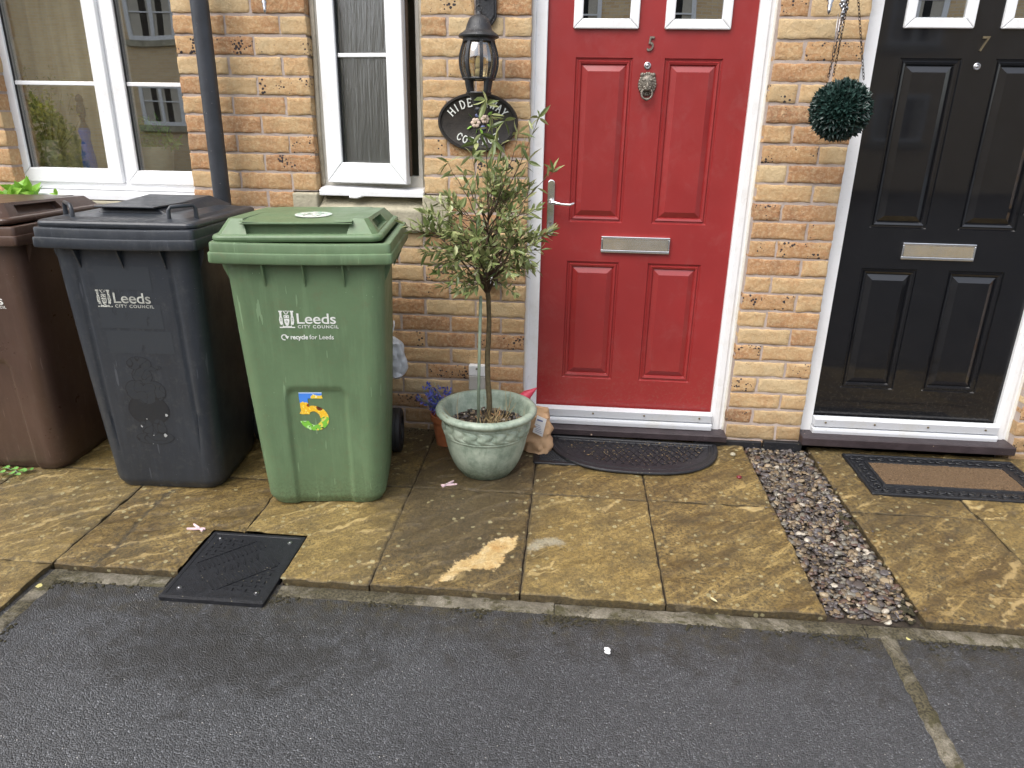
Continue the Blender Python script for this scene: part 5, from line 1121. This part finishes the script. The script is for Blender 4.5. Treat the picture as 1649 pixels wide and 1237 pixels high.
# ------------------------------------------------------------------ small things by the wall
t = thing('junction_box', 'small grey cable box on the wall behind the planter', 'cable box', (.122, 0, .2))
b = MB(); b.box(-.037, .037, -.034, .0, .058, .108); part(b, 'cover', M['white'], t, .004, local=True); b = MB(); b.box(-.037, .037, -.034, .0, -.01, .0575); part(b, 'box', M['gbox'], t, .004, local=True)
b = MB(); b.lathe([(.005, 0), (.005, .003)], 12, Matrix.Translation((0, -.034, .093)) @ Matrix.Rotation(R(90), 4, 'X')); part(b, 'screw', M['bronze'], t, local=True)
b = MB(); b.box(-.032, .038, -.028, .0, -.235, -.0105); part(b, 'conduit', M['gbox'], t, .004, local=True)
q = wp(790, 440, -.02); t = thing('key_safe', 'small black key safe on the wall behind the tree trunk', 'key safe', (q.x, 0, q.z))
b = MB(); b.box(-.027, .031, -.040, .0, -.055, .055); part(b, 'body', M['iron'], t, .005, local=True); b = MB(); b.box(-.0, .024, -.0425, -.0405, -.047, -.012); b.tube([(.004, -.043, -.040), (.018, -.043, -.018)], .0015, 6); part(b, 'label', M['card'], t, local=True)
# lavender in terracotta
q = gp(716, 718); TL = (-.003, -.135, gz(-.135)); t = thing('artificial_lavender', 'artificial blue lavender in a small terracotta pot behind the planter', 'plant pot', TL)
b = MB(); b.lathe([(.045, 0), (.060, .115), (.068, .117), (.070, .145), (.063, .145), (.058, .12), (.052, .11)], 32); part(b, 'pot', M['terra'], t, local=True, smooth=40)
b = MB(); st = MB(); random.seed(9)
for k in range(40):
    d = Vector((random.gauss(-.35, .38), random.gauss(-.1, .3), 1)).normalized(); L_ = random.uniform(.10, .19); p0 = Vector((0, 0, .11)); p1 = p0+d*L_*.6; p2 = p0+d*L_+Vector((-.015, 0, -.01)); st.tube([p0, p1, p2], .0012, 4)
    for j in range(14): f = random.uniform(.35, 1); leafq(b, p0+(p2-p0)*f, d*.5+rv(), random.uniform(.014, .024), .008)
part(st, 'stems', M['cane'], t, local=True); part(b, 'flowers', M['blueleaf'], t, local=True)
# gnome
t = thing('garden_gnome', 'garden gnome with a pink pointed hat half hidden behind the planter', 'gnome', (.345, -.115, gz(-.115)))
q = wp(838, 640, -.115)-Vector((.345, -.115, gz(-.115))); hz = q.z-.028; hx = q.x
b = MB(); b.lathe([(.045, 0), (.052, .02), (.050, .07), (.036, hz-.052), (.026, hz-.045)], 24, Matrix.Translation((hx*.5, 0, 0))); part(b, 'body', M['bluec'], t, local=True, smooth=True)
b = MB(); b.ball((hx*.6, -.003, hz-.012), (.026, .026, .028), 16, 12); b.ball((hx*.6-.003, -.032, hz-.014), .008, 10, 6); part(b, 'head', M['skin'], t, local=True, smooth=True)
b = MB(); 
for k in range(26): a = random.uniform(-2.9, .2); r_ = random.uniform(.018, .030); b.ball((hx*.6+r_*math.cos(a), -.006+r_*.8*math.sin(a), hz-.028-random.random()*.028), (.010, .010, .013), 8, 5)
for s_ in (-1, 1): b.ball((hx*.6+s_*.024, -.008, hz-.006), (.008, .010, .012), 8, 5)
part(b, 'beard', M['beard'], t, local=True, smooth=True)
b = MB(); b.tube([(hx*.6, .0, hz-.004), (hx*.6+.006, 0, hz+.018), (hx*.6+.024, 0, hz+.044), (hx*.6+.048, 0, hz+.062), (hx*.6+.064, 0, hz+.076)], [.036, .032, .021, .010, .0025], 18); part(b, 'hat', M['pinkhat'], t, local=True, smooth=True)
# crumpled bags
def crumple(b, rings, amp, fr, seed, n=40):
    out = []
    for (cx, cy, rx, ry, z, sq) in rings:
        r_ = []
        for i in range(n):
            a = 2*math.pi*i/n; c, s_ = math.cos(a), math.sin(a); e = sq; x = cx+rx*math.copysign(abs(c)**e, c); y = cy+ry*math.copysign(abs(s_)**e, s_); p_ = Vector((x*fr, y*fr, z*fr+seed)); k = abs(noise.noise(p_))*2-.35+.4*noise.noise(p_*2.3); r_.append((x+amp*k*c, y+amp*k*s_, z+amp*.4*noise.noise(p_*1.4)))
        out.append(r_)
    b.loft(out)
q = gp(868, 728); BG = (.412, -.165, gz(-.165))
t = thing('paper_bag', 'crumpled brown paper bag with a white label against the planter', 'paper bag', BG, R(-14))
b = MB(); crumple(b, [(0, 0, .045, .036, .0, .6), (0, 0, .062, .050, .008, .6)] + [(.002-.008*f, .01*f, .064-.010*f, .052-.022*f, .008+.16*f, .62) for f in [i/16 for i in range(1, 17)]] + [(-.01+.002*k, .014, .052-.004*k, .020-.004*k, .168+.012*k, .7) for k in range(1, 4)], .013, 26, 3.); part(b, 'bag', M['paper'], t, local=True, smooth=50)
b = MB(); b.prism([(-.012, .095), (.034, .080), (.046, .160), (.002, .172)], -.058, -.0555, 'y', Matrix.Rotation(R(-10), 4, 'X')); part(b, 'label', M['card'], t, local=True)
b = MB(); b.prism([(.004, .150), (.030, .146), (.030, .152), (.005, .157)], -.0588, -.058, 'y', Matrix.Rotation(R(-10), 4, 'X'))
for k in range(5): b.prism([(.0, .10+.008*k), (.03-.002*k, .093+.008*k), (.03-.002*k, .0945+.008*k), (.0, .1015+.008*k)], -.0588, -.058, 'y', Matrix.Rotation(R(-10), 4, 'X'))
part(b, 'label_print', M['blueb'], t, local=True)
q = wp(641, 575, -.09); t = thing('carrier_bag', 'white polythene bag hanging behind the green bin', 'plastic bag', (q.x-.035, -.075, q.z))
b = MB(); crumple(b, [(0, 0, .012, .01, .085, 1), (0, 0, .030, .02, .075, 1)] + [(.0, 0, .05+.016*math.sin(f*3.1), .030, .06-.15*f, .8) for f in [i/14 for i in range(15)]] + [(0, 0, .03, .02, -.103, 1)], .014, 22, 7.); b.tube([(0, 0, .08), (.012, .03, .13), (0, .074, .14)], .003, 6); part(b, 'bag', M['bagplast'], t, local=True, smooth=40)

# ------------------------------------------------------------------ mats
def honey(b, x0, x1, y0, y1, r_, z, inside, sc=.014, wob=0):
    j = 0; y = y0
    while y < y1:
        x = x0+(sc*.5 if j % 2 else 0)
        while x < x1:
            if inside(x, y): b.torus((x, y, z), sc*.40, r_, None, 8, 4)
            x += sc
        y += sc*.88; j += 1
t = thing('rubber_doormat', 'rectangular black rubber doormat under the half moon mat', 'doormat', (.745, -.165, gz(-.165)))
b = MB(); b.loft([rrect(-.345, .345, -.135, .115, .012, 0), rrect(-.345, .345, -.135, .115, .012, .006), rrect(-.342, .342, -.132, .112, .012, .009), rrect(-.326, .326, -.116, .096, .008, .009), rrect(-.324, .324, -.114, .094, .008, .005)]); b.v = [(p[0], p[1], p[2]+GB*(p[1])+.001) for p in b.v]; part(b, 'edge', M['rubber'], t, local=True)
b = MB(); honey(b, -.315, .315, -.105, .09, .0024, .0075, lambda x, y: x < -.12 or x > .26); b.v = [(p[0], p[1], p[2]+GB*p[1]+.001) for p in b.v]; part(b, 'ring_pattern', M['rubber'], t, local=True)
t = thing('half_moon_doormat', 'black half moon rubber doormat in front of the red door', 'doormat', (.838, -.055, gz(-.055)), R(-1.0))
def moon(k, z, n=48):
    A_, B_ = .378-k, .305-k; pts = [(A_*math.copysign(abs(math.cos(a))**.78, math.cos(a)), -B_*abs(math.sin(a))**.92, z) for a in [math.pi*i/n for i in range(n+1)]]; return [(p[0], p[1]-.0, z) for p in pts][::-1] + [(A_-.004, .016-k, z), (-A_+.004, .016-k, z)]
b = MB(); b.loft([moon(0, .011), moon(0, .016), moon(.003, .020), moon(.016, .021), moon(.020, .0175), moon(.030, .0175), moon(.033, .020), moon(.038, .020), moon(.040, .0165)]); b.v = [(p[0], p[1], p[2]+GB*p[1]+.004*noise.noise((p[0]*4, p[1]*4, 1))) for p in b.v]; part(b, 'edge', M['rubber'], t, local=True, smooth=40)
b = MB()
def inm(x, y): return (x/.325)**2+(y/.240)**2 < 1 and y < -.012
for k in range(-14, 15):
    for s_ in (-1, 1):
        for j in range(24):
            y = -.25+j*.0105; x = k*.034+s_*((j % 6)*.0057 if (j//6) % 2 == 0 else (6-j % 6)*.0057)
            y2 = y+.0105; j2 = j+1; x2 = k*.034+s_*((j2 % 6)*.0057 if (j2//6) % 2 == 0 else (6-j2 % 6)*.0057)
            if abs(x2-x) < .02 and inm(x, y) and inm(x2, y2): b.tube([(x, y, .0175+GB*y), (x2, y2, .0175+GB*y2)], .0017, 4)
part(b, 'trellis_pattern', M['rubber'], t, local=True)
b = MB(); random.seed(31)
for k in range(260):
    x, y = random.uniform(-.32, .32), random.uniform(-.25, -.01)
    if inm(x, y): s_ = random.uniform(.003, .009); a = random.uniform(0, 3.1); b.tube([(x, y, .0205+GB*y), (x+s_*math.cos(a), y+s_*math.sin(a), .0205+GB*y)], random.uniform(.0004, .001), 4)
tag(part(b, 'debris', M['straw'], t, local=True), kind='stuff')
# coir mat with scrolled rubber border
cc = [gp(*p_, .006) for p_ in ((1340, 719), (1405, 796), (1649, 804))]; CX0, CX1, CY1, CY0 = 1.765, 2.485, -.055, cc[1].y
CXC, CYC = (CX0+CX1)/2, (CY0+CY1)/2; hw, hd = (CX1-CX0)/2, (CY1-CY0)/2
t = thing('coir_doormat', 'brown coir doormat with a scrolled black rubber border', 'doormat', (CXC, CYC, gz(CYC)))
def sl(b): b.v = [(p[0], p[1], p[2]+GB*p[1]) for p in b.v]; return b
def cr(k, z): return rrect(-hw+k, hw-k, -hd+k, hd-k, .004, z)
b = MB(); b.loft([cr(0, 0), cr(0, .008), cr(.002, .012), cr(.010, .012), cr(.012, .008), cr(.068, .008), cr(.070, .014), cr(.080, .014), cr(.082, .009)]); part(sl(b), 'rubber_border', M['rubber'], t, local=True)
b = MB()
def scroll(cx, cy, r_, a0, sgn):
    pts = [(cx+r_*(1-.11*i*.8)*math.cos(a0+sgn*i*.55), cy+r_*(1-.11*i*.8)*math.sin(a0+sgn*i*.55), .0115) for i in range(11)]; b.tube(pts, [.0042-.00018*i for i in range(11)], 6)
nx_ = int(2*hw/.042)
for i in range(nx_):
    x = -hw+.03+i*(2*hw-.06)/(nx_-1)
    for yy, s_ in ((-hd+.040, 1), (hd-.040, -1)): scroll(x, yy, .019, i*math.pi, 1 if i % 2 else -1); b.tube([(x-.02, yy-s_*.018, .010), (x, yy-s_*.024+.0, .010), (x+.02, yy-s_*.018, .010)], .0022, 6)
ny_ = int(2*hd/.042)
for i in range(1, ny_-1):
    y = -hd+.03+i*(2*hd-.06)/(ny_-1)
    for xx, s_ in ((-hw+.040, 1), (hw-.040, -1)): scroll(xx, y, .020, i*math.pi+1.57, 1 if i % 2 else -1); b.tube([(xx-s_*.018, y-.02, .010), (xx-s_*.024, y, .010), (xx-s_*.018, y+.02, .010)], .0022, 6)
part(sl(b), 'scroll_relief', M['rubber'], t, local=True, smooth=True)
b = MB(); nxm, nym = 150, 56; vs = []
for j in range(nym+1):
    for i in range(nxm+1): x = -hw+.083+(2*hw-.166)*i/nxm; y = -hd+.083+(2*hd-.166)*j/nym; vs.append((x, y, .012+.0028*noise.noise((x*120, y*120, 1))+.0016*noise.noise((x*30, y*90, 4))))
b.add(vs, [(j*(nxm+1)+i, j*(nxm+1)+i+1, (j+1)*(nxm+1)+i+1, (j+1)*(nxm+1)+i) for j in range(nym) for i in range(nxm)])
for k in range(4200): x = random.uniform(-hw+.083, hw-.083); y = random.uniform(-hd+.083, hd-.083); a = random.uniform(0, 6.3); L_ = random.uniform(.004, .009); w_ = .0006; d = Vector((math.cos(a)*L_*.6, math.sin(a)*L_*.6, L_*.6)); b.add([(x-w_, y, .011), (x+w_, y, .011), (x+d.x, y+d.y, .011+d.z)], [(0, 1, 2)])
part(sl(b), 'coir_pile', M['coir'], t, local=True)

# ------------------------------------------------------------------ manhole cover
mx0, mx1, my0, my1 = MH; MC = ((mx0+mx1)/2, (my0+my1)/2); t = thing('manhole_cover', 'square black plastic drain cover set across the kerb', 'drain cover', (MC[0], MC[1], gz(MC[1])+.001)); hx_, hy_ = (mx1-mx0)/2, (my1-my0)/2
b = MB(); b.box(-hx_-.004, -hx_+.004, -hy_-.004, hy_+.004, -.05, -.017); b.box(hx_-.004, hx_+.004, -hy_-.004, hy_+.004, -.05, -.017); b.box(-hx_+.004, hx_-.004, hy_-.004, hy_+.004, -.05, -.017); b.box(-hx_+.004, hx_-.004, -hy_-.004, -hy_+.004, -.05, -.0175); b.box(-hx_+.004, hx_-.004, -hy_+.004, hy_-.004, -.05, -.045); part(sl(b), 'surround', M['soil'], t, local=True)
b = MB(); b.loft([rrect(-hx_+.010, hx_-.010, -hy_+.002, hy_-.010, .006, -.03), rrect(-hx_+.010, hx_-.010, -hy_+.002, hy_-.010, .006, -.003), rrect(-hx_+.016, hx_-.016, -hy_+.014, hy_-.016, .006, -.0012), rrect(-hx_+.024, hx_-.024, -hy_+.022, hy_-.024, .004, -.0012), rrect(-hx_+.025, hx_-.025, -hy_+.023, hy_-.025, .004, -.0028)]); cov = part(sl(b), 'cover', M['rubber'], t, local=True)
b = MB(); ZC = -.0028
def rib(x0, y0, x1, y1, w_=.0018, h_=.0030): 
    d = Vector((x1-x0, y1-y0, 0)); n_ = Vector((-d.y, d.x, 0)).normalized()*w_; P_ = [Vector((x0, y0, 0))-n_, Vector((x1, y1, 0))-n_, Vector((x1, y1, 0))+n_, Vector((x0, y0, 0))+n_]; b.prism([(p_.x, p_.y) for p_ in P_], ZC-.001, ZC+h_, 'z')
ca, sa = math.cos(R(45)), math.sin(R(45))
def rot2(u, v): return u*ca-v*sa, u*sa+v*ca
for k in range(-13, 14):
    u = k*.0155
    for v0, v1 in ((-.085, -.030), (.035, .085)):
        a, c_ = rot2(u, v0), rot2(u, v1)
        if max(map(abs, a+c_)) < .145: rib(*a, *c_)
for v in (-.09, .09):
    a, c_ = rot2(-.1, v), rot2(.1, v)
    if max(map(abs, a+c_)) < .15: rib(*a, *c_, .0022)
for k in range(7):
    for u0 in (-.045, -.015, .015): a, c_ = rot2(-.07+k*.022, -.008+u0*.2), rot2(-.062+k*.022, .012+u0*.2); rib(*a, *c_, .0014, .0024)
for i in range(-7, 8):
    for j in range(-7, 8):
        x, y = i*.0215, j*.0215; u, v = x*ca+y*sa, -x*sa+y*ca
        if abs(v) > .095 and max(abs(x), abs(y)) < .146:
            if (i+j) % 2: rib(x-.007, y, x+.007, y, .0012)
            else: rib(x, y-.006, x, y+.006, .0012)
part(sl(b), 'raised_tread', M['rubber'], t, local=True)
for sx in (-1, 1):
    for sy in (-1, 1): b = MB(); b.lathe([(.0085, -.004), (.0085, -.0005), (.0055, -.0002)], 14, Matrix.Translation((sx*.125, sy*.138, GB*sy*.138))); b.lathe([(.0042, -.003), (.0042, .0012), (.003, .002)], 12, Matrix.Translation((sx*.125, sy*.138, GB*sy*.138))); part(b, 'screw', M['silver'], t, local=True)

# ------------------------------------------------------------------ litter and weeds
def peg(u, v, rz, lab):
    p_ = gp(u, v); t = thing('clothes_peg', lab, 'clothes peg', (p_.x, p_.y, p_.z+.002), rz, 'pink clothes pegs dropped on the path')
    for s_, nm in ((-1, 'arm'), (1, 'arm')):
        b = MB(); T = Matrix.Rotation(R(21)*s_, 4, 'Z'); b.prism([(-.030, -.003), (-.024, -.0045), (.034, -.0035), (.036, .0015), (.006, .004), (-.010, .002), (-.030, .003)], 0, .007, 'z', T @ Matrix.Translation((0, s_*.004, 0))); part(b, nm, M['peg'], t, .001, local=True)
    b = MB(); b.torus((-.006, 0, .005), .005, .0009, Matrix.Rotation(R(90), 4, 'X'), 12, 5); part(b, 'spring', M['silver'], t, local=True)
peg(318, 853, R(165), 'pink clothes peg lying on the slab above the drain cover'); peg(722, 782, R(35), 'pink clothes peg lying on the slab in front of the planter')
def flatleaf(name, lab, cat, u, v, L_, w_, mat, rz):
    p_ = gp(u, v); b = MB(); d = Vector((math.cos(rz), math.sin(rz), .05)); leafq(b, Vector((p_.x, p_.y, p_.z+.003)), d, L_, w_, .2, -.2, up=Vector((0, 0, 1))); o = part(b, name, mat, None); tag(o, lab, cat); return o
flatleaf('fallen_leaf', 'curled yellow leaf lying on the slab near the gravel strip', 'leaf', 1143, 962, .045, .012, M['bud'], R(-70))
for nm, lab, u, v, r_, mt in (('chestnut', 'dark red chestnut lying on the path beside the gravel', 1190, 771, .011, M['maroon']), ('pebble', 'flat brown pebble on the path close to the wall corner', 1180, 734, .012, M['stone'])):
    p_ = gp(u, v); b = MB(); b.ball((p_.x, p_.y, p_.z+r_*.6), (r_, r_*.9, r_*.7), 16, 10); b.v = [tuple(Vector(q_)+.0012*noise.noise(Vector(q_)*140)*Vector((1, 1, 1))) for q_ in b.v]; tag(part(b, nm, mt, None, smooth=True), lab, nm)
p_ = gp(980, 1046); b = MB()
for k in range(7): d = rv(); b.ball((p_.x+d.x*.010, p_.y+d.y*.009, p_.z-.004+abs(d.z)*.003), (.006, .006, .004), 8, 5)
tag(part(b, 'stone_chip', M['card'], None, smooth=True), 'chalky white chip lying alone on the tarmac', 'stone chip')
t = thing('weed', 'clump of round leaved weeds at the foot of the brown bin', 'weed', (gp(30, 765).x, gp(30, 765).y, gp(30, 765).z)); b = MB(); st = MB()
for (u, v) in ((10, 757), (18, 768), (30, 772), (38, 764), (50, 762), (24, 760), (3, 766)):
    c = gp(u, v)-Vector(t.location); c = Vector((c.x, c.y, .012+random.random()*.012)); st.tube([(0, 0.01, 0), (c.x*.6, c.y*.6, .012), c], .0009, 4); n_ = 10; rr = random.uniform(.013, .021); tl = random.uniform(-.3, .3)
    vs = [c+Vector((0, 0, -.002))]+[c+Vector((rr*(1 if i % 2 else .86)*math.cos(2*math.pi*i/n_), rr*(1 if i % 2 else .86)*math.sin(2*math.pi*i/n_), .004*math.sin(i)+tl*rr*math.cos(2*math.pi*i/n_))) for i in range(n_)]
    b.add(vs, [(0, 1+i, 1+(i+1) % n_) for i in range(n_)])
part(st, 'stems', M['cane'], t, local=True); part(b, 'leaves', M['weed'], t, local=True)
q = wp(35, 318, -.06); t = thing('leafy_plant', 'bright green broad leaved plant growing behind the brown bin', 'plant', (q.x, -.05, gz(-.05))); b = MB(); st = MB(); h0 = q.z-gz(-.05); random.seed(12)
for (u, v, L_) in ((5, 300, .07), (15, 296, .08), (28, 292, .09), (38, 296, .08), (47, 300, .08), (20, 305, .09), (60, 302, .07), (90, 306, .035), (52, 308, .08), (8, 306, .08), (33, 303, .09), (0, 310, .08)):
    p1 = wp(u, v, -.06+random.uniform(-.02, .03))-Vector(t.location); base = Vector((random.uniform(-.05, .05), 0, 0)); st.tube([base, (p1+base)*.5+Vector((0, -.01, .1)), p1-Vector((0, 0, L_*.7))], [.005, .003, .002], 6)
    for j in range(3): d = Vector((random.gauss(0, .6), random.gauss(-.2, .5), random.uniform(.3, 1))); leafq(b, p1-Vector((0, 0, L_*.65)), d, L_*random.uniform(.8, 1.1), L_*.5, .25, .3)
part(st, 'stems', M['weed'], t, local=True, smooth=True); part(b, 'leaves', M['leafg'], t, local=True)
# loose debris at the wall foot and on the paving
b = MB(); random.seed(77)
for k in range(900):
    if k < 650: x = random.choice([random.uniform(-.9, .35), random.uniform(-.3, .1), random.uniform(1.1, 1.3)]); y = -abs(random.gauss(.0, .03))-.004
    else: x = random.uniform(-1.1, 2.2); y = random.uniform(-1.2, -.05)
    if 1.34 < x < 1.64 or (MH[0] < x < MH[1] and y < MH[3]) : continue
    r_ = random.uniform(.001, .0035)*(1 if k < 330 else .7); b.ball((x, y, gz(y)+r_*.3), (r_, r_*random.uniform(.4, 1), r_*.5), 5, 4)
tag(part(b, 'debris', M['soil'], None), 'dark crumbs of soil and leaf litter scattered along the wall foot', 'debris', kind='stuff')

# ------------------------------------------------------------------ the other side of the street (seen in the glass)
OH = thing('facing_house', 'long buff brick house across the street, mirrored in the panes', 'house', (0, -18.4, -.3))
def owall():
    b = MB(); b.box(-26, 26, -18.4-8, -18.2, -.3, 5.6); return b
ob = NT('facing_brick', rough=.9); bt = ob.n.new('ShaderNodeTexBrick'); bt.inputs['Scale'].default_value = 4.44; bt.inputs['Color1'].default_value = (.74, .57, .33, 1); bt.inputs['Color2'].default_value = (.64, .45, .24, 1); bt.inputs['Mortar'].default_value = (.62, .56, .48, 1); bt.inputs['Mortar Size'].default_value = .025; bt.inputs['Brick Width'].default_value = 1.; bt.inputs['Row Height'].default_value = .333
ob.L(ob.map(rot=(R(90), 0, 0)), bt.inputs['Vector']); ob.set('col', bt.outputs['Color'])
OW = part(owall(), 'wall', ob.m, OH); b = MB(); b.prism([(-27, 5.6), (-17.7, 5.6), (-22.3, 9.0)], -26.5, 26.5, 'x'); part(b, 'roof', M['tile'], OH)
for x in (-11.65, -6.2, .35, 2.9, 9.2, 15, -17.5):
    for z in (3.55, 1.15):
        if z < 2 and x == .35: continue
        f = mitred(x-.68, x+.68, z, z+1.22, .11, 0, .08); f.box(x-.05, x+.05, -.001, .08, z+.1, z+1.1); f.v = [(p[0], -18.2+.05-p[1], p[2]) for p in f.v]; f.f = [q_[::-1] for q_ in f.f]; wf = part(f, 'window', M['upvc'], OH)
        b = MB(); b.box(x-.6, x+.6, -18.19, -18.185, z+.08, z+1.14); part(b, 'pane', M['dark'], wf); b = MB(); [b.box(x+u0, x+u1, -18.184, -18.18, z+.08, z+1.14) for u0, u1 in ((-.58, -.30), (-.12, -.05), (.05, .14), (.33, .58))]; part(b, 'net_curtain', M['room'], wf); b = MB(); b.box(x-.6, x+.6, -18.185, -18.14, z+.70, z+.735); part(b, 'glazing_bar', M['upvc'], wf); b = MB(); b.box(x-.8, x+.8, -18.2, -18.08, z-.16, z-.01); part(b, 'stone_cill', M['stone'], wf)
for k, (x, y, h_, w_) in enumerate(((-13.2, -14.6, 1.9, 2.4), (-16.6, -15, 3.6, 3.6), (-9.0, -16.8, .8, 1.4))):
    t = thing('garden_shrub', ('yellow green shrub', 'tall hedge shrub', 'low shrub')[k]+' across the street, seen only mirrored in the left window', 'shrub', (x, y, -.2)); b = MB(); random.seed(50+k)
    for i in range(2600): d = rv(-.2, 1); r_ = random.uniform(.75, 1)+.15*noise.noise(d*3); leafq(b, Vector((d.x*w_*.5*r_, d.y*w_*.5*r_, .2+abs(d.z)*h_*r_)), rv(), random.uniform(.1, .2), .08)
    part(b, 'foliage', M['hedge'], t, local=True); b = MB(); b.tube([(0, 0, 0), (0, 0, h_*.6)], [.09, .04], 8); part(b, 'trunk', M['bark'], t, local=True)
